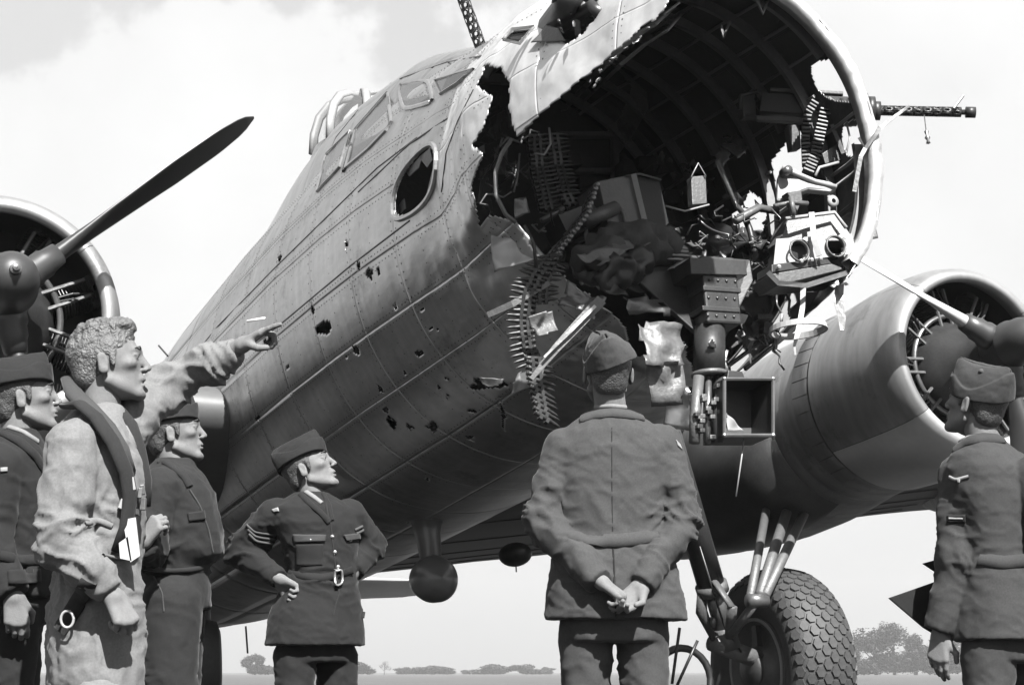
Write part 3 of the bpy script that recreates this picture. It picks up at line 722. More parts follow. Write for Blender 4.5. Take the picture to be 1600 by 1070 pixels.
T('oleo_cylinder', [s0-dn*.5, s1-dn*.30], .092); T('oleo_collar', [s1-dn*.34, s1-dn*.27], .108, 'castm'); T('oleo_piston', [s1-dn*.3, s1+dn*.02], .062, 'steel')
T('oleo_collar', [s1-dn*.03, s1+dn*.12], .078, 'castm')
T('axle', [s1+dn*.08+[0, -.12, 0], [WC[0], WC[1], wz]], .06, 'castm')
hub_c = np.array([WC[0], WC[1]-.25, wz])
for a_, b_ in ((s1-dn*.34+[.09, -.02, 0], s1-dn*.13+[.26, -.05, 0]), (s1-dn*.13+[.26, -.05, 0], s1+dn*.06+[.07, -.02, 0])):
    T('torque_link', [a_, b_], .034, 'castm', 8, flat=.45)
for dz in (-.06, .10): MB().lathe([(0, .001), (0, .034), (.02, .036), (.03, .02), (.034, .001)], s1+dn*dz+[.02, -.075, 0], (0.1, -1, 0), 16).build('lug', M['steel'], lg, True)
T('brake_line', [s0+dn*.3+[.08, -.05, 0], s0+dn*.8+[.11, -.06, 0], s1+dn*.0+[.10, -.05, 0], s1+dn*.16+[.05, .05, 0]], .008, 'black', 6)
MB().lathe([(0, .13), (.03, .12), (.05, .06), (.055, .001)], hub_c+[0, .03, 0], (0, -1, 0), 28).build('brake_drum', M['dark'], lg, True)
k0 = PA(1183, 938, 11.55); 
for (a, b, r) in (((1213, 795), (1172, 935), .030), ((1250, 790), (1187, 930), .036), ((1280, 795), (1195, 930), .034)):
    T('drag_strut', [PA(a[0], a[1], 12.7)+[-.1, 0, .08], PA(b[0], b[1], 11.55)], r, 'castm')
T('strut_joint', [k0+[0, -.07, 0], k0+[0, .07, 0]], .045, 'steel'); T('drag_strut', [k0, PA(1143, 990, 11.75)], .028, 'castm')
T('torn_boot', [s0+dn*.62+[.0, -.09, 0], s0+dn*.75+[.0, -.13, 0], s0+dn*.95+[.0, -.10, 0]], [.03, .04, .02], 'canvas')
b = MB(); cW = PA(1068, 1060, 11.9)
b.tube([cW+[0, .2*math.cos(a)*1, .2*math.sin(a)] for a in np.linspace(0, 2*math.pi, 25)], .025, 8, cap=False)
b.build('brake_hose_loop', M['black'], lg, True)
for a, c_ in (((1062, 980), (1050, 1068)), ((1090, 1000), (1058, 1070))): T('guy_cable', [PA(*a, 11.8), PA(*c_, 11.8)], .010, 'black')
# wheel-well doors and dark belly of the nacelle
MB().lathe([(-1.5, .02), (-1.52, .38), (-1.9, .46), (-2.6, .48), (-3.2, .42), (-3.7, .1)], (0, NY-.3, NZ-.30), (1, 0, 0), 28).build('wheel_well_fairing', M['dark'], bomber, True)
# starboard leg, tail wheel
MB().tube([(-1.3, -3.3, -.6), (-1.5, -3.35, -2.0)], .09, 12).build('starboard_leg', M['castm'], bomber, True)
tw = PA(322, 1035, 13.5)
e = empty('rear_wheel', (tw-ORG['bomber']).tolist(), bomber); ORG[e.name] = tw
MB().lathe([(a*.45, b*.48) for a, b in [(-.17, .34), (-.235, .48), (-.18, .62), (0, .668), (.18, .62), (.235, .48), (.17, .34), (.15, .02), (-.15, .02), (-.17, .34)]], tw, (0.2, 1, 0), 40).build('tyre', M['rubber'], e, True)
MB().tube([tw, tw+[-.1, 0, .5], tw+[-.3, 0, 1.0]], .06, 10).build('fork', M['dark'], e, True)
# direction-finder housing on its mast, under the belly
q = PX(675, 905, 1, -.1); top = PX(668, 830, 1, -.1)
df = empty('loop_aerial', (q-ORG['bomber']).tolist(), bomber); ORG[df.name] = q
MB().lathe([(-.20, .001), (-.19, .04), (-.15, .085), (-.08, .128), (0, .150), (.07, .152), (.13, .125), (.17, .07), (.185, .001)], q, unit([1, 0, -.08]), 36).build('teardrop_housing', M['housing'], df, True)
MB().tube([top+[0, 0, .15], top+[0, 0, -.02], q+[0, 0, .13], q+[0, 0, .05]], [.12, .085, .068, .085], 20).build('mast', M['housing'], df, True)
d2 = PX(805, 866, 2, -.85)
MB().ball(d2, (.16, .13, .095), 24).build('belly_blister', M['dark'], bomber, True)
MB().tube([d2+[0, 0, -.08], d2+[0, 0, -.14]], .006, 6).build('drain_pipe', M['dark'], bomber)
for (a, b_, x) in (((384, 978), (387, 1020), -9), ((262, 556), (248, 540), -3.5)):
    p = PX(a[0], a[1], 1, -.4 if x < -5 else -1.1); r_ = PX(b_[0], b_[1], 1, -.4 if x < -5 else -1.1); MB().tube([p, r_], .008, 6).build('aerial_wire', M['black'], bomber)
# ================================================================ wreckage in the open nose
rw = np.random.default_rng(11)
def S(px, py, x): return PX(px, py, 0, x)          # picture position on the frame station x of the aircraft
PXM = 1/335.0
def sheet(q, x, name='torn_sheet', m='torn', amp=.02, n=10, jag=.12, fr=9., parent=bomber, th=.003, curl=0.):
    """a crumpled metal sheet between four corners; q: four picture positions, x: their stations"""
    xs = [x]*4 if np.isscalar(x) else x; C4 = [S(a, b, c) for (a, b), c in zip(q, xs)]
    u = np.linspace(0, 1, n+1); U_, V_ = np.meshgrid(u, u, indexing='ij')
    P = (C4[0]*((1-U_)*(1-V_))[..., None]+C4[1]*(U_*(1-V_))[..., None]+C4[2]*(U_*V_)[..., None]+C4[3]*((1-U_)*V_)[..., None])
    nn = unit(np.cross(C4[1]-C4[0], C4[3]-C4[0])); sd_ = rw.uniform(0, 50)
    f = fbm(P*fr+sd_, 2); f = np.abs(f)*2.0-.6
    P = P+nn*(amp*f)[..., None]+nn*(curl*np.sin(np.pi*V_))[..., None]
    ed = np.minimum(np.minimum(U_, 1-U_), np.minimum(V_, 1-V_)); j = vnoise(P*22+sd_)*.5+.5
    keepv = ed > jag*j*.9-1e-9
    idx = np.arange((n+1)**2).reshape(n+1, n+1)
    F = np.stack([idx[:-1, :-1], idx[1:, :-1], idx[1:, 1:], idx[:-1, 1:]], -1)
    k = keepv[:-1, :-1] & keepv[1:, 1:] & keepv[1:, :-1] & keepv[:-1, 1:]
    F = F[k]
    if len(F) < 3: return
    used, inv = np.unique(F.ravel(), return_inverse=True)
    o = mk(name, P.reshape(-1, 3)[used], inv.reshape(-1, 4), M[m], parent, m == 'skin')
    s = o.modifiers.new('thick', 'SOLIDIFY'); s.thickness = th
    return o
def rod(pts, r, name, m='dark', n=8, parent=bomber, flat=1.0):
    return MB().tube([S(*p) for p in pts], r, n, flat=flat).build(name, M[m], parent, True)
def strip(pts, wpx, name='bent_strip', m='bare', parent=bomber, th=.004, side=None):
    P = [S(*p) for p in pts]; V = []; F = []
    for i, p in enumerate(P):
        d = unit(P[min(i+1, len(P)-1)]-P[max(i-1, 0)]); vd = unit(p-eyeA); s_ = unit(np.cross(d, vd)+(0 if side is None else np.asarray(side)))
        w_ = wpx[i] if isinstance(wpx, (list, tuple)) else wpx
        h = s_*w_*PXM/2; k = np.cross(d, s_)*th
        V += [p-h+k, p+h+k, p+h-k, p-h-k]
    for i in range(len(P)-1):
        for q in range(4): F.append((i*4+q, i*4+(q+1) % 4, i*4+4+(q+1) % 4, i*4+4+q))
    F += [(3, 2, 1, 0), tuple((len(P)-1)*4+k for k in range(4))]
    return mk(name, V, F, M[m], parent, False)
def pbox(q, x, depth, name, m, parent=bomber, bev=.004):
    """a box whose front face has the four picture corners q at station x and runs depth metres aft"""
    xs = [x]*4 if np.isscalar(x) else x; A = [S(a, b, c) for (a, b), c in zip(q, xs)]; B = [p-np.array([depth, 0, 0]) for p in A]
    return MB().add(A+B, [(0, 1, 2, 3), (7, 6, 5, 4)]+[(i, i+4, (i+1) % 4+4, (i+1) % 4) for i in range(4)]).build(name, M[m], parent, bev=bev)
# bulkhead with its door and shelves
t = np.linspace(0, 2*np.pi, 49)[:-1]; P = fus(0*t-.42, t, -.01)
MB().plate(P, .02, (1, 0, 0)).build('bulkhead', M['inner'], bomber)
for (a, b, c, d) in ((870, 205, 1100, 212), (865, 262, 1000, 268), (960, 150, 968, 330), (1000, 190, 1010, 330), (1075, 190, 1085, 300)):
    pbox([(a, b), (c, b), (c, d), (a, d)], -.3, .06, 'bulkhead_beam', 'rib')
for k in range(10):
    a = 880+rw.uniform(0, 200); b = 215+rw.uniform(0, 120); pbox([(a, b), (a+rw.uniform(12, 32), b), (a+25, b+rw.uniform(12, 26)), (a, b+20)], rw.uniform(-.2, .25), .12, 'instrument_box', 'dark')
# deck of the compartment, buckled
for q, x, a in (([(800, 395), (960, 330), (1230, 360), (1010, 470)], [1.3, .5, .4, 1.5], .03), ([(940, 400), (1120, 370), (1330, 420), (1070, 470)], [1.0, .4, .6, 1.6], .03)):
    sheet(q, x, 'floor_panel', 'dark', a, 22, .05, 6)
for k in range(95):                                  # shreds of sheet heaped on the deck
    a = rw.uniform(905, 1215); b = 395+rw.uniform(-55, 40)+(a-905)*.06; x = rw.uniform(.5, 1.7); w_ = rw.uniform(10, 32); an = rw.uniform(0, 3.14)
    c, s = math.cos(an)*w_, math.sin(an)*w_
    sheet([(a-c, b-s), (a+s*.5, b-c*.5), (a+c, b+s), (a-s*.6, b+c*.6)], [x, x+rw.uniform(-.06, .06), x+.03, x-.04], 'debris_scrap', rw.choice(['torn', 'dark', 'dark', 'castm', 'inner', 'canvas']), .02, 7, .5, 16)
for k in range(95):                                  # snapped wires and control cables
    a = rw.uniform(760, 1230); b = rw.uniform(330, 450) if a > 850 else rw.uniform(160, 340); x = rw.uniform(.7, 1.8); p = [(a, b, x)]
    for j in range(5): a += rw.uniform(-16, 16); b += rw.uniform(-13, 15); x += rw.uniform(-.04, .04); p.append((a, b, x))
    rod(p, rw.uniform(.0025, .006), 'snapped_wire', rw.choice(['dark', 'steel', 'black', 'castm']), 5)
for k in range(60):                                  # clutter deeper inside
    a = rw.uniform(1000, 1200); b = rw.uniform(215, 345); x = rw.uniform(.1, .9); w_ = rw.uniform(8, 26); an = rw.uniform(0, 3.14); c, s = math.cos(an)*w_, math.sin(an)*w_
    sheet([(a-c, b-s), (a+s*.5, b-c*.5), (a+c, b+s), (a-s*.6, b+c*.6)], [x, x+.05, x+.03, x-.04], 'debris_scrap', rw.choice(['dark', 'dark', 'castm', 'inner', 'inner', 'canvas']), .03, 7, .5, 14)
sheet([(1112, 225), (1150, 200), (1178, 240), (1150, 262)], [1.2, 1.1, 1.2, 1.3], 'torn_sheet', 'torn', .03, 12, .3, 12)
sheet([(1105, 250), (1135, 215), (1150, 250), (1120, 275)], [1.25, 1.15, 1.2, 1.3], 'torn_sheet', 'castm', .03, 10, .3, 12)
sheet([(1125, 300), (1180, 285), (1175, 345), (1150, 330)], [1.3, 1.2, 1.2, 1.35], 'torn_sheet', 'torn', .03, 12, .35, 12)
rod([(1150, 345, 1.5), (1185, 325, 1.4), (1215, 330, 1.4)], .022, 'broken_tube', 'castm'); rod([(1162, 335, 1.4), (1172, 360, 1.4), (1180, 395, 1.5)], .018, 'broken_tube', 'dark')
rod([(1120, 250, 1.4), (1150, 320, 1.3), (1170, 345, 1.3)], .016, 'broken_tube', 'castm')
# ammunition: one mesh, many cartridges
cb = MB().lathe([(-.055, .002), (-.055, .0122), (-.051, .0122), (-.050, .0105), (-.045, .0122), (.028, .0115), (.036, .0085), (.05, .0082), (.068, .0058), (.082, .001)], (0, 0, 0), (1, 0, 0), 8)
me_c = bpy.data.meshes.new('cartridge'); me_c.from_pydata(cb.v, [], cb.f); me_c.materials.append(M['brass']); me_c.polygons.foreach_set('use_smooth', [True]*len(me_c.polygons))
me_d = me_c.copy(); me_d.materials.clear(); me_d.materials.append(M['steel'])
me_k = me_c.copy(); me_k.materials.clear(); me_k.materials.append(M['link'])
def belt(pts, axes, label=None, step=.0255, me=me_c, name='ammunition_belt', jit=.06, link=True):
    P = [np.asarray(p, float) for p in pts]; e = empty(name, (P[0]-ORG['bomber']).tolist(), bomber); ORG[e.name] = P[0]
    if label: e['label'] = label
    seg = [np.linalg.norm(P[i+1]-P[i]) for i in range(len(P)-1)]; L_ = sum(seg); s = 0; acc = np.r_[0, np.cumsum(seg)]; lm = MB()
    while s < L_:
        i = min(len(seg)-1, int(np.searchsorted(acc, s, 'right'))-1); f = (s-acc[i])/seg[i]; p = P[i]+(P[i+1]-P[i])*f
        ax = unit(np.asarray(axes[i], float)*(1-f)+np.asarray(axes[i+1], float)*f+rw.normal(size=3)*jit); d = unit(P[i+1]-P[i]); d = unit(d-ax*(d@ax)+1e-5); z = np.cross(ax, d)
        o = bpy.data.objects.new('cartridge', me); col.objects.link(o); o.parent = e; m4 = Matrix.Identity(4)
        for k in range(3): m4[k][0] = ax[k]; m4[k][1] = d[k]; m4[k][2] = z[k]; m4[k][3] = (p-P[0])[k]
        o.matrix_basis = m4
        if link:
            for q in (-.022, .012): lm.box(p+ax*q+d*.008, (.008, .013, .0125), (ax, d, z))
        s += step
    if lm.v: o = lm.build('belt_link', M['link'], e); o['kind'] = 'stuff'
    return e
vd = np.array([1., 0, 0])
right = unit(S(1000, 300, 1.6)-S(900, 300, 1.6)); up = unit(S(900, 300, 1.6)-S(900, 400, 1.6))
belt([S(838, 212, 1.25), S(842, 260, 1.25), S(858, 330, 1.3)], [right+up*.1, right+up*.1, right+up*.2], me=me_k)
belt([S(866, 210, 1.2), S(872, 255, 1.2), S(884, 300, 1.25), S(900, 330, 1.25)], [right+up*.1]*4, me=me_k)
belt([S(928, 294, 1.9), S(912, 338, 1.9), S(885, 372, 1.88), S(862, 400, 1.85)], [-vd+.15*right, -vd, -vd-.1*right, -vd-.4*right], me=me_d)
belt([S(862, 400, 1.86), S(838, 428, 1.85), S(822, 455, 1.83), S(816, 500, 1.8), S(820, 545, 1.8), S(832, 572, 1.82)], [-vd-right*.6+up*.3, -right-vd*.4+up*.35, -right+up*.2, -right+up*.1, -right-up*.1, -right-up*.3], me=me_k)
belt([S(862, 412, 1.82), S(850, 440, 1.8), S(848, 470, 1.78)], [right*1-up*.3, right-up*.1, right], me=me_k)
belt([S(838, 560, 1.9), S(842, 600, 1.9), S(852, 655, 1.92)], [right-up*.1, right-up*.35, right-up*.6], me=me_k)
belt([S(1052, 372, 1.75), S(1060, 395, 1.78), S(1064, 425, 1.78)], [-right+up*.1, -right+up*.05, -right-up*.4], me=me_d, jit=.15, link=False, step=.021)
# ammunition box with its strap, tube, leather seat
pbox([(935, 283), (988, 272), (1012, 360), (955, 372)], 1.55, .25, 'ammunition_box', 'castm'); pbox([(990, 273), (1030, 282), (1046, 352), (1012, 361)], [1.55, 1.4, 1.4, 1.55], .12, 'ammunition_box', 'dark')
strip([(990, 272, 1.57), (1012, 364, 1.57)], 9, 'box_strap', 'white'); rod([(978, 275, 1.56), (1000, 272, 1.56), (1032, 281, 1.42)], .006, 'box_rim', 'castm')
rod([(915, 345, 1.6), (962, 325, 1.55)], .036, 'pipe_stub', 'castm', 16); rod([(962, 318, 1.56), (975, 335, 1.57), (982, 375, 1.58)], .012, 'bent_pipe', 'castm')
pbox([(872, 335), (925, 315), (945, 345), (890, 372)], 1.5, .2, 'feed_tray', 'dark'); rod([(846, 345, 1.45), (880, 325, 1.45)], .014, 'bent_pipe', 'castm')
def blobby(pts, rads, name, m, amp=.01, fr=12):
    A_ = np.array([S(*p) for p in pts]); u_ = np.linspace(0, len(pts)-1, 30); A_ = np.stack([np.interp(u_, range(len(pts)), A_[:, i]) for i in range(3)], 1); rads = np.interp(u_, range(len(pts)), rads)
    o = MB().tube(list(A_), list(rads), 30).build(name, M[m], bomber, True)
    co_ = np.array([v.co for v in o.data.vertices]); no = np.array([v.normal for v in o.data.vertices]); co_ = co_+no*(amp*(1-2.2*np.abs(fbm(co_*fr, 2))))[:, None]; o.data.vertices.foreach_set('co', co_.astype(np.float32).ravel()); return o
blobby([(900, 412, 1.75), (925, 400, 1.75), (960, 390, 1.7), (1000, 388, 1.7), (1035, 390, 1.7), (1062, 400, 1.75)], [.02, .075, .11, .12, .10, .03], 'torn_seat', 'canvas', .035, 11)
blobby([(935, 440, 1.8), (960, 425, 1.8), (985, 412, 1.8), (1020, 405, 1.8)], [.02, .07, .07, .02], 'torn_seat', 'dark', .035, 13)
sheet([(890, 400), (985, 372), (1045, 372), (930, 418)], [1.85, 1.8, 1.8, 1.9], 'torn_sheet', 'castm', .03, 14, .2, 8)
for k in range(34):                                  # tatters hanging round the column and under the deck
    a = rw.uniform(1060, 1235); b = rw.uniform(405, 560); x = rw.uniform(1.2, 1.9); p = [(a, b, x)]
    for j in range(4): a += rw.uniform(-9, 9); b += rw.uniform(2, 17); x += rw.uniform(-.03, .03); p.append((a, b, x))
    if k % 2: rod(p, rw.uniform(.003, .008), 'snapped_wire', rw.choice(['dark', 'steel', 'castm']), 5)
    else: strip(p, [rw.uniform(4, 12), rw.uniform(5, 12), rw.uniform(4, 9), rw.uniform(3, 7), 2], 'bent_strip', rw.choice(['dark', 'dark', 'torn', 'castm']))
# hanging pouch
pbox([(1080, 276), (1103, 274), (1105, 318), (1082, 320)], 1.7, .05, 'hanging_pouch', 'castm'); rod([(1080, 277, 1.71), (1091, 255, 1.71), (1103, 276, 1.71)], .004, 'pouch_wire', 'white', 6)
rod([(1040, 322, 1.7), (1070, 330, 1.72), (1108, 320, 1.72)], .005, 'cable', 'white', 6)
# cable loops and shreds in the gap of the starboard side
rod([(800, 217, 1.9), (784, 240, 1.88), (774, 270, 1.86), (775, 305, 1.85), (790, 335, 1.85), (806, 348, 1.85)], .010, 'conduit', 'castm', 8)
rod([(858, 200, 1.6), (860, 225, 1.6), (850, 242, 1.6), (835, 240, 1.6)], .006, 'conduit', 'white', 6)
rod([(812, 240, 1.7), (808, 280, 1.7), (803, 300, 1.7)], .005, 'cable', 'castm', 6)
rod([(820, 352, 1.85), (834, 380, 1.85), (838, 420, 1.85)], .009, 'conduit', 'black', 6)
sheet([(748, 228), (758, 222), (760, 244), (746, 242)], .9, 'torn_sheet', 'white', .01, 6, .2, 12)
sheet([(755, 150), (800, 150), (795, 225), (750, 235)], .6, 'torn_sheet', 'dark', .04, 14, .4, 9)
sheet([(760, 215), (800, 225), (800, 290), (765, 290)], .9, 'torn_sheet', 'castm', .04, 14, .3, 9)
sheet([(748, 250), (775, 270), (770, 345), (745, 320)], .9, 'torn_sheet', 'inner', .03, 12, .2, 9)
for k in range(30):
    a = rw.uniform(742, 812); b = rw.uniform(135, 345); x = rw.uniform(.7, 1.5); w_ = rw.uniform(5, 15); an = rw.uniform(0, 3.14); c, s = math.cos(an)*w_, math.sin(an)*w_
    sheet([(a-c, b-s), (a+s*.5, b-c*.5), (a+c, b+s), (a-s*.6, b+c*.6)], [x, x+.05, x+.03, x-.04], 'debris_scrap', rw.choice(['dark', 'torn', 'castm', 'dark', 'inner']), .02, 6, .5, 18)
sheet([(800, 308), (822, 305), (832, 335), (805, 345)], 1.8, 'bent_bracket', 'torn', .02, 9, .1, 10)
# panel of skin folded out below the gap
sheet([(762, 350), (800, 335), (862, 405), (768, 430)], [1.52, 1.6, 1.75, 1.55], 'folded_skin', 'cowl', .016, 20, .06, 5)
sheet([(690, 300), (735, 284), (742, 300), (700, 330)], [1.12, 1.2, 1.25, 1.15], 'folded_skin', 'skin', .008, 10, .05, 6)
# sheets peeled open under the chin
sheet([(880, 430), (955, 468), (935, 500), (860, 480)], [1.85, 2.0, 2.05, 1.9], 'torn_sheet', 'torn', .035, 16, .2, 7)
sheet([(822, 492), (868, 478), (880, 520), (838, 528)], [1.95, 1.98, 2.0, 1.95], 'torn_sheet', 'castm', .012, 16, .12, 5, curl=.02)
strip([(940, 468, 2.08), (905, 505, 2.06), (868, 545, 2.04), (830, 592, 2.0)], [17, 16, 13, 6], 'bent_channel', 'castm'); strip([(930, 478, 2.10), (893, 515, 2.08), (850, 558, 2.05)], [5, 6, 3], 'bent_strip', 'bare')
strip([(762, 492, 1.75), (800, 475, 1.82), (858, 442, 1.85)], [9, 10, 8], 'bent_channel', 'castm')
sheet([(800, 585), (862, 552), (850, 600), (790, 622)], [1.8, 1.95, 1.9, 1.75], 'torn_sheet', 'skin', .02, 12, .15, 8)
sheet([(736, 590), (800, 588), (788, 606), (742, 602)], [1.62, 1.72, 1.72, 1.64], 'torn_sheet', 'dark', .02, 12, .35, 10)
sheet([(955, 450), (1040, 462), (1060, 500), (960, 490)], [1.9, 1.8, 1.85, 1.95], 'torn_sheet', 'torn', .035, 9, .25, 9)
sheet([(985, 490), (1075, 500), (1072, 580), (1000, 580)], [1.95, 1.9, 1.95, 2.0], 'torn_sheet', 'castm', .035, 11, .15, 9)
sheet([(1000, 560), (1080, 560), (1075, 640), (1010, 645)], [1.95, 1.95, 1.9, 1.85], 'torn_sheet', 'castm', .03, 9, .12, 9)
sheet([(880, 395), (960, 440), (990, 470), (900, 452)], [1.7, 1.8, 1.85, 1.8], 'torn_sheet', 'dark', .04, 14, .15, 7)
sheet([(1040, 590), (1085, 600), (1085, 680), (1030, 670)], [1.7, 1.8, 1.8, 1.6], 'torn_sheet', 'skin', .04, 14, .1, 6)
# chin bracket, turret column, battery frame
pl = [S(a, b, x) for a, b, x in ((985, 432, 1.75), (1075, 400, 1.7), (1170, 408, 1.7), (1175, 440, 1.75), (1135, 520, 1.8), (1085, 520, 1.82))]
MB().plate(pl, .03).build('chin_bracket', M['dark'], bomber, bev=.006)
pbox([(1078, 402), (1165, 406), (1168, 430), (1080, 428)], 1.95, .25, 'bracket_flange', 'dark')
for c in ((1118, 398), (1128, 470)): pass
a0, a1 = S(1116, 410, 1.85), S(1112, 512, 1.85)
MB().box((a0+a1)/2, (.085, .095, np.linalg.norm(a1-a0)/2)).build('turret_column', M['dark'], bomber, bev=.012)
for f_ in (.18, .5, .8):
    MB().box(a0+(a1-a0)*f_, (.092, .102, .012)).build('column_band', M['dark'], bomber, bev=.004)
for k in range(16): MB().lathe([(0, .008), (.006, .006), (.008, .001)], a0+(a1-a0)*(.1+.8*(k//4)/3)+np.array([.086, -.07+.047*(k % 4), 0]), (1, 0, 0), 6).build('bolt_head', M['dark'], bomber)
b0, b1 = S(1109, 512, 1.85), S(1108, 585, 1.85)
MB().tube([b0, b1], [.074, .076], 24).build('column_sleeve', M['dark'], bomber, True); MB().tube([b1+[0, 0, .01], b1-[0, 0, .01]], .084, 24).build('column_flange', M['castm'], bomber, True)
sheet([(1098, 522), (1122, 520), (1120, 548), (1102, 545)], 1.935, 'burst_hole', 'black', .01, 8, .5, 20)
for (u, v_, r, m_) in ((1092, 1086, .026, 'castm'), (1124, 1122, .030, 'dark'), (1107, 1106, .016, 'steel')):
    rod([(u, 588, 1.88), (v_, 650, 1.88), (v_-1, 692, 1.88)], r, 'column_leg', m_, 12)
for k in range(18): pbox([(a := 1084+rw.uniform(0, 46), b := 592+rw.uniform(0, 90)), (a+8, b), (a+8, b+7), (a, b+7)], 1.93, .03, 'column_fitting', rw.choice(['castm', 'dark', 'steel']))
for k in range(10): pbox([(a := 1140+rw.uniform(0, 60), b := 430+rw.uniform(0, 100)), (a+14, b), (a+14, b+9), (a, b+9)], 1.75, .05, 'column_fitting', 'dark')
sheet([(1150, 440), (1215, 430), (1200, 520), (1155, 560)], [1.6, 1.6, 1.5, 1.55], 'torn_sheet', 'dark', .05, 18, .15, 7)
fx = [(1132, 592), (1208, 592), (1208, 680), (1132, 680)]
bf = empty('battery_frame', (S(1170, 636, 1.95)-ORG['bomber']).tolist(), bomber); ORG[bf.name] = S(1170, 636, 1.95)
for k in range(4):
    p, q = S(*fx[k], 1.97), S(*fx[(k+1) % 4], 1.97); MB().tube([p, q], .009, 6).build('frame_bar', M['steel'], bf); MB().ball(p, .012, 8).build('corner_bolt', M['steel'], bf)
    p2, q2 = p-[.2, 0, 0], q-[.2, 0, 0]; MB().plate([p, q, q2, p2], .005).build('frame_side', M['dark'], bf)
MB().plate([S(*f, 1.97)-[.2, 0, 0] for f in fx], .005).build('frame_back', M['inner'], bf)
o = sheet([(1133, 640), (1145, 655), (1168, 674), (1133, 678)], 1.9, 'torn_sheet', 'white', .02, 9, .1, 9)
pbox([(1138, 578), (1160, 580), (1165, 592), (1136, 592)], 1.95, .1, 'bracket', 'dark')
for (a, b) in (((1133, 575), (1240, 497)), ((1165, 576), (1258, 500))): rod([(a[0], a[1], 1.6), (b[0], b[1], 1.2)], .012, 'stay_rod', 'dark')
rod([(1163, 682, 1.9), (1158, 720, 1.9), (1150, 775, 1.88)], .004, 'cable', 'white', 6)
# equipment cabinet, castings and hoop on the port side of the nose
pbox([(1232, 340), (1305, 331), (1336, 376), (1218, 378)], [1.95, 2.0, 2.05, 1.95], .12, 'cabinet_lid', 'castm')
def plate_with_holes(quad, x, holes, name, m):
    xs = [x]*4 if np.isscalar(x) else x; C4 = [S(a, b, c) for (a, b), c in zip(quad, xs)]; nu, nv = 60, 30; V = []; F = []
    for i in range(nu+1):
        for j in range(nv+1):
            u, v_ = i/nu, j/nv
            for (hu, hv, ru, rv) in holes:      # pull nearby vertices onto the rim
                du, dv = (u-hu)/ru, (v_-hv)/rv; q = math.hypot(du, dv)
                if .72 < q < 1.25: u = hu+du/q*ru; v_ = hv+dv/q*rv
            V.append(C4[0]*(1-u)*(1-v_)+C4[1]*u*(1-v_)+C4[2]*u*v_+C4[3]*(1-u)*v_)
    for i in range(nu):
        for j in range(nv):
            u, v_ = (i+.5)/nu, (j+.5)/nv
            if any(math.hypot((u-h[0])/h[2], (v_-h[1])/h[3]) < .98 for h in holes): continue
            a = i*(nv+1)+j; F.append((a, a+nv+1, a+nv+2, a+1))
    o = mk(name, V, F, M[m], bomber, False); s = o.modifiers.new('thick', 'SOLIDIFY'); s.thickness = .006; return o
plate_with_holes([(1212, 374), (1330, 366), (1338, 396), (1208, 414)], [2.02, 2.07, 2.07, 2.02], [(.31, .5, .125, .42), (.77, .5, .125, .42)], 'cabinet_front', 'white')
pbox([(1220, 378), (1322, 370), (1326, 396), (1214, 410)], 1.93, .1, 'cabinet_inside', 'black')
for (a, b) in ((1247, 393), (1304, 386)):
    c = S(a, b, 2.06); MB().lathe([(0, .052), (.012, .058), (.02, .052), (.012, .047), (0, .047)], c, (1, 0, 0), 28).build('port_rim', M['castm'], bomber, True)
strip([(1268, 332, 2.06), (1272, 375, 2.09), (1280, 400, 2.1)], 9, 'cabinet_strap', 'white'); rod([(1228, 342, 2.03), (1304, 332, 2.05), (1322, 356, 2.08)], .010, 'lid_edge', 'white', 6)
pbox([(1206, 413), (1292, 402), (1300, 412), (1206, 426)], 2.05, .14, 'cabinet_base', 'dark'); pbox([(1204, 428), (1300, 412), (1320, 420), (1216, 446)], 2.05, .18, 'cabinet_tray', 'castm')
for a, b in ((1217, 417), (1252, 408), (1268, 406), (1282, 404)): MB().ball(S(a, b, 2.07), .012, 8).build('bolt_head', M['white'], bomber)
pbox([(1205, 428), (1310, 412), (1312, 440), (1225, 448)], 1.95, .15, 'shelf', 'torn')
strip([(1200, 425, 2.07), (1216, 442, 2.07), (1260, 446, 2.07), (1330, 424, 2.07)], 8, 'bent_strip', 'bare')
sheet([(1290, 350), (1362, 300), (1372, 372), (1320, 380)], [1.7, 1.95, 1.95, 1.9], 'bent_panel', 'castm', .02, 14, .1, 5)
sheet([(1315, 415), (1350, 380), (1345, 400), (1322, 440)], [2.0, 2.1, 2.1, 2.05], 'torn_sheet', 'bare', .01, 9, .15, 9)
# pale casting: swept wedge with curled rim
cas = empty('mounting_casting', (S(1245, 290, 1.95)-ORG['bomber']).tolist(), bomber); ORG[cas.name] = S(1245, 290, 1.95)
V = [S(a, b, x) for a, b, x in ((1212, 318, 1.9), (1214, 280, 1.9), (1220, 262, 1.9), (1236, 264, 1.92), (1262, 280, 1.95), (1300, 288, 2.0), (1307, 298, 2.0), (1296, 303, 2.0), (1262, 300, 1.97), (1246, 306, 1.95), (1240, 318, 1.93))]
MB().plate(V, .05).build('casting_body', M['white'], cas, bev=.012)
MB().tube([S(1222, 262, 1.95), S(1245, 272, 1.97), (S(1275, 284, 2.0)), S(1307, 292, 2.03)], [.016, .014, .012, .012], 8).build('casting_rim', M['white'], cas, True)
MB().tube([S(1228, 268, 1.97)+[-.03, 0, 0], S(1228, 268, 1.97)+[.03, 0, 0]], .022, 16).build('pivot_boss', M['steel'], cas, True)
pbox([(1230, 300), (1252, 297), (1254, 312), (1246, 330), (1238, 334)][:4], 2.0, .06, 'clevis', 'castm'); rod([(1236, 308, 2.04), (1240, 335, 2.05)], .014, 'clevis_arm', 'castm'); rod([(1210, 322, 2.0), (1240, 316, 2.0), (1262, 318, 2.0)], .012, 'pivot_rod', 'castm')
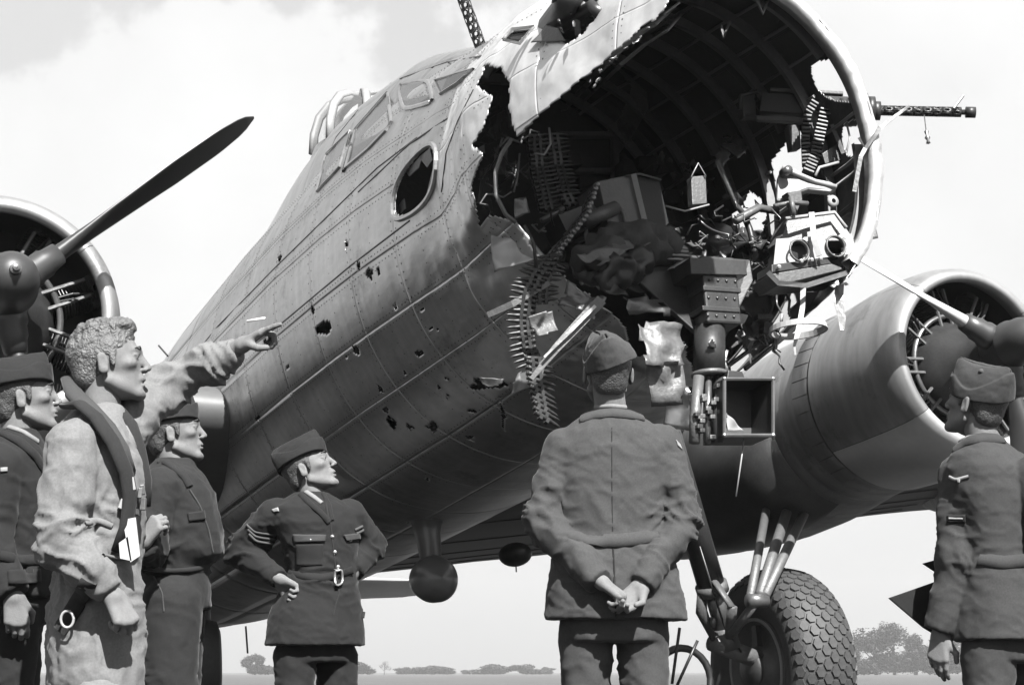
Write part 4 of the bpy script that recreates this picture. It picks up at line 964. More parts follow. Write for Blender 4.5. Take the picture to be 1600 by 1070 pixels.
MB().lathe([(0, .012), (.0, .028), (.02, .03), (.022, .012)], S(1299, 316, 2.0), (1, 0, 0), 20).build('pulley', M['white'], bomber, True)
rod([(1274, 275, 1.9), (1280, 262, 1.9), (1310, 254, 1.9)], .008, 'bent_pipe', 'white')
for k in range(26):
    a = rw.uniform(1270, 1365); b = rw.uniform(245, 345); x = rw.uniform(1.2, 1.8); w_ = rw.uniform(6, 18); an = rw.uniform(0, 3.14); c, s = math.cos(an)*w_, math.sin(an)*w_
    sheet([(a-c, b-s), (a+s*.5, b-c*.5), (a+c, b+s), (a-s*.6, b+c*.6)], [x, x+.05, x+.03, x-.04], 'debris_scrap', rw.choice(['dark', 'dark', 'castm', 'torn', 'canvas']), .02, 6, .5, 18)
# hanging hoop and strips
strip([(1255, 448, 2.0), (1254, 480, 2.0), (1249, 510, 2.0), (1246, 522, 2.0), (1241, 540, 2.0), (1243, 555, 2.0)], [9, 8, 9, 8, 4, 3], 'hanging_strip', 'white')
hc = S(1247, 514, 1.97); tt = np.linspace(0, 2*math.pi, 33)
V = []; F = []
for k in range(32):
    d = np.array([math.cos(tt[k]), math.sin(tt[k]), 0]); V += [hc+d*.137+[0, 0, .014], hc+d*.142-[0, 0, .014], hc+d*.128-[0, 0, .014], hc+d*.124+[0, 0, .014]]
for k in range(32):
    for q in range(4): F.append((k*4+q, k*4+(q+1) % 4, ((k+1) % 32)*4+(q+1) % 4, ((k+1) % 32)*4+q))
mk('hoop', V, F, M['white'], bomber, False)
rod([(1220, 502, 2.0), (1222, 490, 2.0)], .006, 'bent_pin', 'white'); 
strip([(1312, 445, 2.0), (1310, 470, 2.02), (1316, 500, 2.03), (1316, 517, 2.03)], [14, 15, 12, 6], 'torn_strip', 'bare'); sheet([(1290, 440), (1325, 430), (1330, 446), (1300, 452)], 2.0, 'torn_sheet', 'bare', .02, 9, .3, 14)
strip([(1342, 215, 2.12), (1352, 232, 2.12), (1375, 200, 2.16), (1420, 166, 2.2)], [5, 7, 8, 4], 'bent_rail', 'bare')
strip([(1335, 300, 2.1), (1345, 245, 2.12), (1352, 232, 2.12)], 7, 'bent_rail', 'castm')
rod([(1182, 0, 2.0), (1192, 22, 2.0), (1200, 0, 2.0)], .008, 'hinge_bracket', 'white'); rod([(1127, 40, 1.9), (1130, 60, 1.9), (1140, 35, 1.9)], .008, 'hinge_bracket', 'castm')
rod([(1218, 0, 1.9), (1224, 20, 1.88), (1214, 36, 1.85)], .005, 'cable', 'castm')
# guns
def perforated(p0, p1, r, name, m, parent, holes=True, pitch=.034, around=8, hr=.34):
    d = p1-p0; L_ = np.linalg.norm(d); d = d/L_; u, w_ = perp(d); nz_ = int(L_/pitch); V = []; F = []
    for i in range(nz_):
        for k in range(around):
            ca = (k+.5*(i & 1)); b0_ = len(V)
            for q in range(8):
                a = math.pi/4*q; x, y = math.cos(a), math.sin(a); s_ = .5/max(abs(x), abs(y)); V.append((i+.5+x*s_, ca+.5+y*s_))
            for q in range(8):
                a = math.pi/4*q; V.append((i+.5+math.cos(a)*hr, ca+.5+math.sin(a)*hr))
            for q in range(8): F.append((b0_+q, b0_+(q+1) % 8, b0_+8+(q+1) % 8, b0_+8+q))
    P = [p0+d*(a*pitch)+(u*math.cos(b*2*math.pi/around)+w_*math.sin(b*2*math.pi/around))*r for a, b in V]
    o = mk(name, P, F, M[m], parent, True); s = o.modifiers.new('thick', 'SOLIDIFY'); s.thickness = .004; return o
g1 = empty('machine_gun', (S(757, 92, .6)-ORG['bomber']).tolist(), bomber); ORG[g1.name] = S(757, 92, .6)
ga, gb = S(758, 92, .6), S(719, -14, .75)
perforated(ga, gb, .030, 'barrel_jacket', 'black', g1, around=6, pitch=.042, hr=.36)
g2 = empty('machine_gun', (S(1260, 168, 1.6)-ORG['bomber']).tolist(), bomber); ORG[g2.name] = S(1260, 168, 1.6)
q0, q1 = S(1335, 172, 1.72), S(1524, 176, 2.0); qd = unit(q1-q0)
MB().tube([q0, q1-qd*.02], .014, 10).build('barrel', M['black'], g2, True)
perforated(q0, q1-qd*.05, .023, 'barrel_jacket', 'black', g2, pitch=.05, around=6, hr=.22); MB().tube([q1-qd*.05, q1], .029, 16).build('muzzle_ring', M['dark'], g2, True)
rc0, rc1 = S(1188, 163, 1.45), S(1330, 170, 1.7); rd_ = unit(rc1-rc0); ru = unit(np.array([0, 0, 1.])-rd_*rd_[2]); rs_ = np.cross(rd_, ru)
MB().box((rc0+rc1)/2, (np.linalg.norm(rc1-rc0)/2, .035, .055), (rd_, rs_, ru)).build('receiver', M['black'], g2, bev=.006)
MB().box((rc0+rc1)/2+ru*.07, (np.linalg.norm(rc1-rc0)/2*.8, .045, .010), (rd_, rs_, ru)).build('receiver_cover', M['castm'], g2, bev=.004)
MB().box((rc0+rc1)/2-ru*.085, (np.linalg.norm(rc1-rc0)/2*1.05, .02, .012), (rd_, rs_, ru)).build('cradle', M['castm'], g2, bev=.004)
for s_ in (-1, 1): MB().tube([rc0-rd_*.02+rs_*.05*s_+ru*.05, rc0-rd_*.10+rs_*.06*s_+ru*.02, rc0-rd_*.10+rs_*.06*s_-ru*.06], .013, 8).build('spade_grip', M['dark'], g2, True)
mc = S(1345, 173, 1.75)
for k, (o_, r) in enumerate(((-.09, .062), (-.04, .085), (.01, .092), (.05, .075), (.08, .05))): MB().tube([mc+qd*(o_-.02), mc+qd*(o_+.02)], r, 18).build('mount_boot', M['dark'], g2, True)
pbox([(1160, 145), (1180, 142), (1182, 182), (1162, 184)], 1.4, .05, 'gun_mount_plate', 'castm')
rod([(1165, 183, 1.4), (1230, 190, 1.5), (1300, 196, 1.6)], .016, 'mount_rail', 'castm')
sight = S(1505, 150, 2.0); MB().tube([S(1490, 170, 2.0), sight], .007, 6).build('front_sight', M['steel'], g2)
MB().tube([S(1444, 180, 2.0), S(1447, 205, 2.0)], .003, 5).build('hanging_wire', M['steel'], g2)
MB().lathe([(0, .004), (.01, .012), (.03, .006), (.045, .015), (.06, .006), (.075, .012), (.08, .002)], S(1447, 203, 2.0), (0.05, 0, -1), 10).build('hanging_plug', M['steel'], g2, True)
# flexible feed chutes
def chute(pts, wpx, name='feed_chute'):
    P = [S(*p) for p in pts]; e = empty(name, (P[0]-ORG['bomber']).tolist(), bomber); ORG[e.name] = P[0]
    acc = [0]; 
    for i in range(len(P)-1): acc.append(acc[-1]+np.linalg.norm(P[i+1]-P[i]))
    s = 0
    while s < acc[-1]:
        i = min(len(P)-2, int(np.searchsorted(acc, s, 'right'))-1); f = (s-acc[i])/(acc[i+1]-acc[i]); p = P[i]+(P[i+1]-P[i])*f; d = unit(P[i+1]-P[i]); v_ = unit(p-eyeA); sd_ = unit(np.cross(d, v_)); n_ = np.cross(d, sd_)
        MB().box(p, (.007, wpx*PXM/2, .02), (d, sd_, n_)).build('chute_segment', M['link'] if int(s/.024) % 2 else M['castm'], e, bev=.004); s += .024
    return e
chute([(1300, 160, 1.72), (1290, 172, 1.72), (1282, 205, 1.72), (1275, 240, 1.73), (1262, 270, 1.75)], 20); chute([(1272, 162, 1.7), (1262, 178, 1.7), (1258, 220, 1.7), (1260, 262, 1.73)], 15)
pbox([(1232, 195), (1250, 195), (1252, 232), (1238, 234)], 1.55, .05, 'ammunition_box', 'castm')
strip([(1300, 195, 1.75), (1318, 240, 1.78)], 7, 'bent_rail', 'castm'); pbox([(1285, 240), (1312, 222), (1318, 250), (1290, 256)], 1.72, .05, 'instrument_box', 'castm')
rod([(1322, 190, 1.7), (1328, 215, 1.7), (1322, 240, 1.7)], .006, 'cable', 'white', 6)
# torn rail along the edge of the upper flap
edge = [(1052, 12), (1020, 40), (985, 62), (950, 92), (915, 135), (880, 172), (845, 212), (822, 238)]
def skinx(px, py):
    p, n_ = hit(px-8, py-6); return 2.0 if p is None else p[0]
EX = [skinx(a, b) for a, b in edge]
EP = [PX(a, b, 0, x) for (a, b), x in zip(edge, EX)]
for (off, r, m_) in (((0, 0, 0), .018, 'bare'), ((.02, .05, -.03), .010, 'torn')):
    MB().tube([p+np.array(off) for p in EP], r, 6, flat=.5).build('edge_rail', M[m_], bomber)
rod([(1062, 4, 2.3), (1000, 50, 2.2), (940, 112, 2.05)], .006, 'loose_wire', 'white', 6)
for k in range(26):
    f = rw.uniform(0, len(edge)-1.01); i = int(f); a = edge[i][0]+(edge[i+1][0]-edge[i][0])*(f-i)+rw.uniform(-3, 8); b = edge[i][1]+(edge[i+1][1]-edge[i][1])*(f-i)+rw.uniform(-3, 8); x = EX[i]+.01; w_ = rw.uniform(4, 13)
    sheet([(a-w_, b+w_*.8), (a-w_*.3, b+w_*.2), (a+w_, b-w_*.8), (a+w_*.4, b+w_*.3)], [x, x, x+.02, x-.05], 'debris_scrap', rw.choice(['torn', 'castm', 'bare', 'dark']), .015, 6, .4, 18)
rod([(760, 185, 1.3), (790, 170, 1.35), (798, 200, 1.4)], .01, 'snapped_wire', 'dark')
# hatch wreckage above the nose
sheet([(818, 70), (856, 34), (872, 42), (892, 66)], [2.20, 2.30, 2.45, 2.50], 'hatch_panel', 'castm', .01, 10, .03, 6)
for q, w_, m_ in ((((786, 62), (800, 46), (834, 42)), 5, 'castm'), (((786, 62), (812, 68), (834, 42)), 5, 'castm')): strip([(a, b, 2.22) for a, b in q], w_, 'window_frame', m_)
pbox([(790, 61), (802, 48), (830, 45), (812, 64)], 2.2, .02, 'window_pane', 'pane')
rod([(860, 42, 2.2), (885, 10, 2.5), (892, -12, 2.6)], .06, 'broken_mount', 'dark', 12); rod([(868, 48, 2.3), (925, 10, 2.62), (940, 24, 2.68)], .03, 'broken_mount', 'black', 10); rod([(903, 56, 2.5), (901, 25, 2.5), (915, 5, 2.55)], .014, 'bent_pipe', 'castm')
for k in range(28):
    a = rw.uniform(862, 938); b = rw.uniform(-5, 58-(a-862)*.35); x = rw.uniform(2.0, 2.6); w_ = rw.uniform(5, 15); an = rw.uniform(0, 3.14); c, s = math.cos(an)*w_, math.sin(an)*w_
    sheet([(a-c, b-s), (a+s*.5, b-c*.5), (a+c, b+s), (a-s*.6, b+c*.6)], [x, x+.05, x+.03, x-.04], 'debris_scrap', rw.choice(['dark', 'black', 'castm', 'torn']), .02, 6, .5, 18)
# ================================================================ people: implicit surfaces turned into meshes
M['face'] = mat('skin_tone', .12, .7, 0, .25, .22, 26, .18, 110, .35, 200, .002, sub=.3)
M['hair'] = mat('dark_hair', .035, .5, 0, .5, .5, 60, .4, 200, .8, 220, .006)
M['hairl'] = mat('wavy_brown_hair', .075, .45, 0, .5, .6, 45, .4, 160, .9, 120, .010)
def cloth(name, v, b=.25, n1=.14, st=None): return mat(name, v, .92, 0, .12, n1, 9, .30, 150, b, 420, .0025, sheen=.06, stretch=st)
M['serge'] = cloth('blue_grey_serge', .034); M['serge2'] = cloth('dark_serge', .015); M['serge3'] = cloth('worn_serge', .042)
M['bd'] = cloth('battledress_wool', .018); M['suit'] = cloth('flying_suit_cotton', .12, .3, .2); M['strap'] = cloth('dark_webbing', .02)
M['vest'] = cloth('life_vest_canvas', .04); M['collar'] = cloth('shirt_collar', .15); M['tie'] = cloth('black_tie', .02); M['badge'] = cloth('pale_badge_thread', .2); M['chev'] = cloth('chevron_tape', .06); M['paper'] = mat('paper', .32, .8)
M['brassb'] = mat('button_brass', .45, .3, .8); M['shoe'] = mat('shoe_leather', .02, .35); M['eye'] = mat('eye_white', .09, .2); M['iris'] = mat('iris', .02, .2); M['cig'] = mat('cigarette_paper', .7, .8)
def smin(a, b, k): h = np.clip(.5+.5*(b-a)/k, 0, 1); return b*(1-h)+a*h-k*h*(1-h)
def smax(a, b, k): return -smin(-a, -b, k)
class SDF:
    def __init__(s, lo, hi, vox):
        s.lo = np.asarray(lo, np.float64); s.vox = vox; s.n = np.ceil((np.asarray(hi)-s.lo)/vox).astype(int)+1
        ax = [s.lo[i]+np.arange(s.n[i])*vox for i in range(3)]; G = np.meshgrid(*ax, indexing='ij'); s.P = np.stack(G, -1).reshape(-1, 3).astype(np.float32); s.d = np.full(len(s.P), 9., np.float32)
    def add(s, d, k=.01): s.d = smin(s.d, d.astype(np.float32), k) if k else np.minimum(s.d, d); return s
    def cut(s, d, k=.005): s.d = smax(s.d, -d.astype(np.float32), k); return s
    def clip(s, d, k=.003): s.d = smax(s.d, d.astype(np.float32), k); return s
    def cone(s, a, b, ra, rb):
        a = np.asarray(a, np.float32); b = np.asarray(b, np.float32); ba = b-a; L2 = float(ba@ba)+1e-9; pa = s.P-a; t = np.clip(pa@ba/L2, 0, 1)
        return np.linalg.norm(pa-t[:, None]*ba, axis=1)-(ra+(rb-ra)*t)
    def ell(s, c, r, R=None):
        p = s.P-np.asarray(c, np.float32)
        if R is not None: p = p@np.asarray(R, np.float32).T
        r = np.asarray(r, np.float32); k0 = np.linalg.norm(p/r, axis=1); k1 = np.linalg.norm(p/(r*r), axis=1)+1e-6; return k0*(k0-1)/k1
    def plane(s, c, n): return (s.P-np.asarray(c, np.float32))@np.asarray(unit(n), np.float32)
    def loft(s, lv, lat, fwd, e=2.3):
        """lv: (centre, half width, half depth) sorted from low to high"""
        z = np.array([l[0][2] for l in lv]); q = s.P[:, 2]; C_ = np.stack([np.interp(q, z, [l[0][i] for l in lv]) for i in range(2)], 1)
        a = np.interp(q, z, [l[1] for l in lv]); b = np.interp(q, z, [l[2] for l in lv]); p = s.P[:, :2]-C_
        u = np.abs(p@np.asarray(lat, float)[:2])/a; v_ = np.abs(p@np.asarray(fwd, float)[:2])/b; r = (u**e+v_**e)**(1/e); d = (r-1)*np.minimum(a, b)
        return np.maximum(d, np.maximum(z[0]-q, q-z[-1]))
    def mesh(s):
        D = s.d.reshape(s.n); ins = D < 0; c8 = np.zeros(tuple(np.array(s.n)-1), np.int8)
        sl = lambda i, j, k: (slice(i, s.n[0]-1+i), slice(j, s.n[1]-1+j), slice(k, s.n[2]-1+k))
        for i in (0, 1):
            for j in (0, 1):
                for k in (0, 1): c8 += ins[sl(i, j, k)]
        act = (c8 > 0) & (c8 < 8); I = np.argwhere(act); num = np.full(act.shape, -1, np.int64); num[act] = np.arange(len(I))
        acc = np.zeros((len(I), 3)); cnt = np.zeros(len(I)); cor = [(i, j, k) for i in (0, 1) for j in (0, 1) for k in (0, 1)]
        val = {c: D[I[:, 0]+c[0], I[:, 1]+c[1], I[:, 2]+c[2]] for c in cor}
        for a in cor:
            for ax in range(3):
                if a[ax]: continue
                b = tuple(1 if i == ax else a[i] for i in range(3)); m_ = (val[a] < 0) != (val[b] < 0); t_ = val[a]/(val[a]-val[b]+1e-12)
                p = np.array(a, float)+np.eye(3)[ax]*t_[:, None]; acc[m_] += p[m_]; cnt[m_] += 1
        V = s.lo+(I+acc/cnt[:, None])*s.vox; F = []
        for ax in range(3):
            A = [slice(0, s.n[i]) for i in range(3)]; lo = list(A); hi = list(A); lo[ax] = slice(0, s.n[ax]-1); hi[ax] = slice(1, s.n[ax]); ch = ins[tuple(lo)] != ins[tuple(hi)]
            E_ = np.argwhere(ch); o1, o2 = [i for i in range(3) if i != ax]; ok = (E_[:, o1] > 0) & (E_[:, o2] > 0) & (E_[:, o1] < s.n[o1]-1) & (E_[:, o2] < s.n[o2]-1); E_ = E_[ok]
            q = []
            for (x, y) in ((-1, -1), (0, -1), (0, 0), (-1, 0)):
                e = E_.copy(); e[:, o1] += x; e[:, o2] += y; q.append(num[e[:, 0], e[:, 1], e[:, 2]])
            q = np.stack(q, 1); inside = ins[E_[:, 0], E_[:, 1], E_[:, 2]]; flip = inside if ax != 1 else ~inside; q[~flip] = q[~flip][:, ::-1]; F.append(q)
        return V, np.concatenate(F)
def vnormals(V, F):
    n = np.cross(V[F[:, 2]]-V[F[:, 0]], V[F[:, 3]]-V[F[:, 1]]); N_ = np.zeros_like(V)
    for k in range(4): np.add.at(N_, F[:, k], n)
    return N_/(np.linalg.norm(N_, axis=1, keepdims=True)+1e-12)
def lap(V, F, it=1):
    for _ in range(it):
        A = np.zeros_like(V); c = np.zeros(len(V))
        for k in range(4):
            np.add.at(A, F[:, k], V[F[:, (k+1) % 4]]+V[F[:, (k+3) % 4]]); np.add.at(c, F[:, k], 2)
        V = V*.5+.5*A/np.maximum(c, 1)[:, None]
    return V
def folds(V, F, amp=.006, centers=(), seed=0, drape=.003, vert=0):
    """cloth creases: a soft drape everywhere, sharper pinched folds around the joints"""
    N_ = vnormals(V, F); P = V+.03*np.stack([fbm(V*7+seed), fbm(V*7+seed+9), fbm(V*7+seed+21)], -1)
    d = drape*fbm(P*np.array([13, 13, 5])+seed, 2)
    rg = (1-np.abs(vnoise(P*np.array([9, 9, 22])+seed))*2.4); rg = np.maximum(rg, -.4)
    rg2 = (1-np.abs(vnoise((P@np.array([[.8, 0, .6], [0, 1, 0], [-.6, 0, .8]]))*np.array([10, 10, 34])+seed+40))*2.6); rg2 = np.maximum(rg2, -.4)
    m_ = np.full(len(V), .22)
    for c, r, w_ in centers: m_ = np.maximum(m_, w_*np.exp(-(np.linalg.norm(V-np.asarray(c), axis=1)/r)**2))
    rg = np.sign(rg)*np.abs(rg)**1.5; rg2 = np.sign(rg2)*np.abs(rg2)**1.5
    rg3 = np.maximum(1-np.abs(vnoise((P@np.array([[.7, .3, .6], [0, 1, 0], [-.6, .2, .8]]))*np.array([18, 18, 62])+seed+70))*2.8, -.3); rg = rg+.18*rg3
    fine = .0012*fbm(P*np.array([40, 40, 60])+seed, 2)
    if vert: fine = fine+vert*(1-np.abs(vnoise(P*np.array([34, 34, 7])+seed))*2.2)
    return V+N_*(1.5*d+fine+1.85*amp*m_*(rg+.8*rg2)*.6)[:, None]
def hdir(az): a = math.radians(az); return np.array([math.sin(a), math.cos(a), 0.])
def rotm(az, pitch=0, roll=0):
    f = hdir(az); lat = np.array([f[1], -f[0], 0]); u = np.array([0, 0, 1.]); p = math.radians(pitch); f2 = f*math.cos(p)+u*math.sin(p); u2 = u*math.cos(p)-f*math.sin(p)
    r = math.radians(roll); lat2 = lat*math.cos(r)+u2*-math.sin(r); u3 = np.cross(lat2, f2); return np.stack([lat2, f2, u3])       # rows: right, front, up
class Person:
    def __init__(s, base, label, group='men looking at the damaged bomber'):
        s.root = empty('person', base); tag(s.root, label, 'person', group); ORG[s.root.name] = np.array(base, float); s.tri = []; s.body = []
    def part(s, name, V, F, m, parent=None, keep=True, smooth=True):
        o = mk(name, V, F, m, parent or s.root, smooth)
        if keep: s.tri.append((V, F)); s._t = None
        return o
    _t = None
    def tree(s):
        if s._t is None:
            V = []; F = []
            for v, f in s.tri: b0 = len(V); V += v.tolist(); F += (f+b0).tolist()
            s._t = BVHTree.FromPolygons([tuple(x) for x in V], F)
        return s._t
    def ray(s, px, py):
        d = unit(raydir(px, py)); r = s.tree().ray_cast(Vector(EYE), Vector(d), 60)
        if r[0] is None: return None
        n = np.array(r[1]); n = n if n@d < 0 else -n; return np.array(r[0]), n
    def patch(s, quad, m, name, h=.003, nx=10, ny=10, th=.003, parent=None, keep=False):
        """a piece of cloth that lies on the clothes inside four picture corners"""
        q = np.array(quad, float); V = []; ok = []; last = None
        for i in range(nx+1):
            for j in range(ny+1):
                u, v_ = i/nx, j/ny; p = q[0]*(1-u)*(1-v_)+q[1]*u*(1-v_)+q[2]*u*v_+q[3]*(1-u)*v_; r = s.ray(*p)
                if r is None or (last is not None and np.linalg.norm(r[0]-last) > .12): V.append(last if last is not None else EYE); ok.append(False)
                else: last = r[0]; V.append(r[0]+r[1]*h); ok.append(True)
        V = np.array(V); ok = np.array(ok); F = []
        for i in range(nx):
            for j in range(ny):
                a = i*(ny+1)+j; f = (a, a+ny+1, a+ny+2, a+1)
                if ok[list(f)].all(): F.append(f)
        if not F: return None
        F = np.array(F); used, inv = np.unique(F.ravel(), return_inverse=True)
        V = V[used]; F = inv.reshape(-1, 4); V = lap(V, F, 1)
        o = mk(name, V, F, M[m], parent or s.root); sd2 = o.modifiers.new('thick', 'SOLIDIFY'); sd2.thickness = th; sd2.offset = 0; return o
    def line(s, pts, wpx, m, name, h=.004, th=.003, step=6, parent=None, r=None):
        P = []; Nn = []
        for i in range(len(pts)-1):
            a, b = np.array(pts[i], float), np.array(pts[i+1], float); k = max(1, int(np.linalg.norm(b-a)/step))
            for j in range(k+(i == len(pts)-2)):
                q = s.ray(*(a+(b-a)*j/k))
                if q is not None and (not P or np.linalg.norm(q[0]-P[-1]) < .12): P.append(q[0]); Nn.append(q[1])
        if len(P) < 3: return
        P = np.array(P); Nn = np.array(Nn)
        for _ in range(2): Nn[1:-1] = (Nn[:-2]+Nn[1:-1]*2+Nn[2:])/4; P[1:-1] = (P[:-2]+P[1:-1]*2+P[2:])/4
        V = []; F = []
        for i in range(len(P)):
            d = unit(P[min(i+1, len(P)-1)]-P[max(i-1, 0)]); n = unit(Nn[i]); sd_ = unit(np.cross(d, n)); sc_ = np.linalg.norm(P[i]-EYE)/FPX; w_ = wpx*sc_/2
            V += [P[i]-sd_*w_+n*h, P[i]+n*(h+th*.7), P[i]+sd_*w_+n*h, P[i]+sd_*w_-n*th, P[i]-sd_*w_-n*th]
        for i in range(len(P)-1):
            for q in range(5): F.append((i*5+q, i*5+(q+1) % 5, i*5+5+(q+1) % 5, i*5+5+q))
        return mk(name, V, F, M[m], parent or s.root)
    def button(s, px, py, r=.008, m='brassb', name='button'):
        q = s.ray(px, py)
        if q: MB().lathe([(0, r), (r*.5, r*.85), (r*.8, .001)], q[0]+q[1]*.002, q[1], 12).build(name, M[m], s.root, True)
    # ---- head
    def head(s, c, az, pitch=0, roll=0, sc=1., hair='hair', hairtop=False, neck=None, cap=True, capm='serge', captilt=14, moust=False, mouth=.0, thin=0.):
        R = rotm(az, pitch, roll); s.R = R; s.hc = c; h = SDF((-.11, -.135, -.20), (.11, .15, .15), .0036)
        h.add(h.ell((0, -.014, .042), (.0755, .097, .082)), 0); h.add(h.ell((0, .030, -.005), (.061-thin, .062, .088)), .03)
        h.add(h.ell((0, .034, -.062), (.049-thin, .048, .042)), .025); h.add(h.ell((0, .080, -.097), (.022, .015, .016)), .02)
        for sx in (-1, 1):
            h.add(h.cone((sx*.056, -.002, -.05), (sx*.024, .070, -.094), .016, .014), .022)                 # jaw line
            h.add(h.cone((sx*.008, .092, .032), (sx*.036, .080, .034), .009, .009), .014)                  # brow
            h.add(h.ell((sx*.047, .060, -.008), (.018, .020, .014)), .018)                                # cheekbone
            h.cut(h.ell((sx*.032, .103, .012), (.018, .014, .011)), .012)
            h.add(h.ell((sx*.031, .0775, .012), (.0135, .0125, .0115)), .003)
            h.add(h.cone((sx*.020, .090, .021), (sx*.045, .081, .017), .0045, .004), .004)                 # upper lid
            h.cut(h.ell((sx*.042, .099, -.045), (.012, .014, .02)), .02)                                  # hollow cheek
        h.add(h.cone((0, .088, .030), (0, .108, -.012), .0085, .0095), .008); h.add(h.cone((0, .099, -.005), (0, .112, -.021), .009, .0102), .006)
        for sx in (-1, 1): h.add(h.ell((sx*.0125, .101, -.027), (.0075, .010, .007)), .006); h.cut(h.ell((sx*.008, .108, -.034), (.003, .005, .004)), .002)
        h.add(h.ell((0, .086, -.052), (.022, .013, .016)), .012)
        h.add(h.cone((-.017, .089, -.0535), (.017, .089, -.0535), .0058, .0058)-.0, .005); h.add(h.cone((0, .096, -.0535), (0, .095, -.0535), .0055, .0055), .006)
        h.add(h.cone((-.014, .088, -.0665-mouth), (.014, .088, -.0665-mouth), .0065, .0065), .005); h.add(h.cone((0, .093, -.0665-mouth), (0, .092, -.067-mouth), .006, .006), .005)
        h.cut(h.ell((0, .099, -.060-mouth/2), (.022, .012, .0016+mouth*.5)), .002); h.cut(h.ell((0, .100, -.080), (.018, .010, .005)), .008)
        for sx in (-1, 1):                                                                               # ears
            Re = rotm(-sx*18, 0, 0)@np.eye(3); e1 = h.ell((sx*.083, -.012, .0), (.0075, .019, .033), Re)
            h.add(e1, .004); h.cut(h.ell((sx*.092, -.008, .002), (.006, .010, .018), Re), .003); h.add(h.ell((sx*.083, -.005, -.022), (.006, .008, .010)), .004); h.cut(h.ell((sx*.090, -.030, 0), (.006, .006, .028)), .004)
        Vh, Fh = h.mesh(); Vh = lap(Vh, Fh, 1)
        W_ = (Vh*sc)@R+c
        # neck and inner body at a coarse size
        nb = np.asarray(neck) if neck is not None else c+np.array([0, 0, -.22])-hdir(az)*.03
        s.body.append((W_, Fh)); s.neckj = (c+(np.array([0, -.025, -.045])*sc)@R, nb)
        b = SDF(np.minimum(*s.neckj)-.09, np.maximum(*s.neckj)+.09, .006); b.add(b.cone(s.neckj[0], s.neckj[1], .055*sc, .056*sc), 0); Vn, Fn = b.mesh(); s.body.append((Vn, Fn))
        # hair
        g = SDF((-.105, -.135, -.085), (.105, .12, .155), .0042 if hairtop else .005); g.add(g.ell((0, -.016, .044), (.0805, .102, .088 if not hairtop else .092)), 0)
        g.add(g.ell((0, -.06, -.02), (.062, .045, .055)), .02)
        if hairtop: g.add(g.ell((0, .03, .105), (.062, .06, .036)), .02); g.add(g.ell((0, -.02, .112), (.066, .07, .03)), .02)
        g.cut(g.ell((0, .085, -.02), (.10, .075, .088 if hairtop else .10)), .008)
        for sx in (-1, 1): g.cut(g.ell((sx*.085, .0, -.01), (.03, .034, .036)), .006); g.add(g.ell((sx*.073, .018, .012), (.006, .010, .026)), .004)
        g.clip(-(g.P[:, 2]+.062+.3*np.maximum(g.P[:, 1]+.03, 0)), .01)
        Vg, Fg = g.mesh(); Ng = vnormals(Vg, Fg)
        if hairtop:
            q = Vg+.02*np.stack([fbm(Vg*20), fbm(Vg*20+5), fbm(Vg*20+11)], -1); m_ = np.clip((Vg[:, 2]-.0)/.06, .15, 1)
            Vg = Vg+Ng*((.0040*np.sin(q[:, 1]*150+q[:, 0]*50+4*fbm(Vg*18))*np.clip((Vg[:, 2]-.05)/.05, 0, 1)+.0030*fbm(q*24)+.0030*fbm(q*np.array([90, 28, 60])))*m_)[:, None]
        else: Vg = Vg+Ng*(.0016*fbm(Vg*90)-.012*np.clip((Vg[:, 2]-.055)/.03, 0, 1))[:, None]
        s.part('hair', (Vg*sc)@R+c, Fg, M[hair])
        # eyes, brows
        for sx in (-1, 1):
            b = MB(); p = lambda x, y, z: (np.array([x, y, z])*sc)@R+c
            MB().ball(p(sx*.031, .0825, .0125), .0085*sc, 10).build('eyeball', M['eye'], s.root, True)
            MB().ball(p(sx*.030, .0885, .0125), .0042*sc, 8).build('iris', M['iris'], s.root, True)
            MB().tube([p(sx*.016, .100, .036), p(sx*.030, .098, .041), p(sx*.047, .085, .037)], [.0022, .0034, .0014], 6).build('eyebrow', M[hair], s.root, True)
        if moust:
            MB().tube([p(-.020, .094, -.049), p(0, .104, -.043), p(.020, .094, -.049)], [.002, .005, .002], 8).build('moustache', M[hair], s.root, True)
        if cap: s.cap(sc, capm, captilt)
    def cap(s, sc, m, tilt):
        a = math.radians(tilt); Rt = np.array([[math.cos(a), 0, -math.sin(a)], [0, 1, 0], [math.sin(a), 0, math.cos(a)]])
        g = SDF((-.12, -.15, -.03), (.12, .15, .18), .004); P = g.P; z = P[:, 2]
        def shape(off, top, drop):
            t_ = np.clip((z+.01)/.128, 0, 1); wd = (.083+off)*np.maximum(1-t_**1.9, .02)**.60+.004; ln = .108+off+.014*t_-.016*t_**3
            x = P[:, 0]/wd; y = (P[:, 1]+.006)/ln; r = (np.abs(x)**2.2+np.abs(y)**2.4)**(1/2.3); d = (r-1)*np.minimum(wd, ln)*.9
            tz = top-drop*(P[:, 1]/.1)**2; return np.maximum(d, np.maximum(z-tz, -.004-z))
        g.add(shape(0, .108, -.012), 0); g.cut(np.maximum(np.abs(P[:, 0]-.003*np.sin(P[:, 1]*40))-.0034, .076-z), .003)
        fl = shape(.0075, .10, -.0)
        zt = .034+.052*np.abs(P[:, 1]/.1)**1.6-.03*np.exp(-((P[:, 1]-.105)/.02)**2)
        fl = np.maximum(fl, z-zt); g.add(fl, .001)
        Vc, Fc = g.mesh(); Nc = vnormals(Vc, Fc); Vc = Vc+Nc*(.0022*fbm(Vc*26+s.hc[0]*9))[:, None]
        V = (Vc@Rt.T+np.array([.006*math.copysign(1, tilt) if tilt else 0, -.006, .044]))*sc@s.R+s.hc
        s.part('forage_cap', V, Fc, M[m])
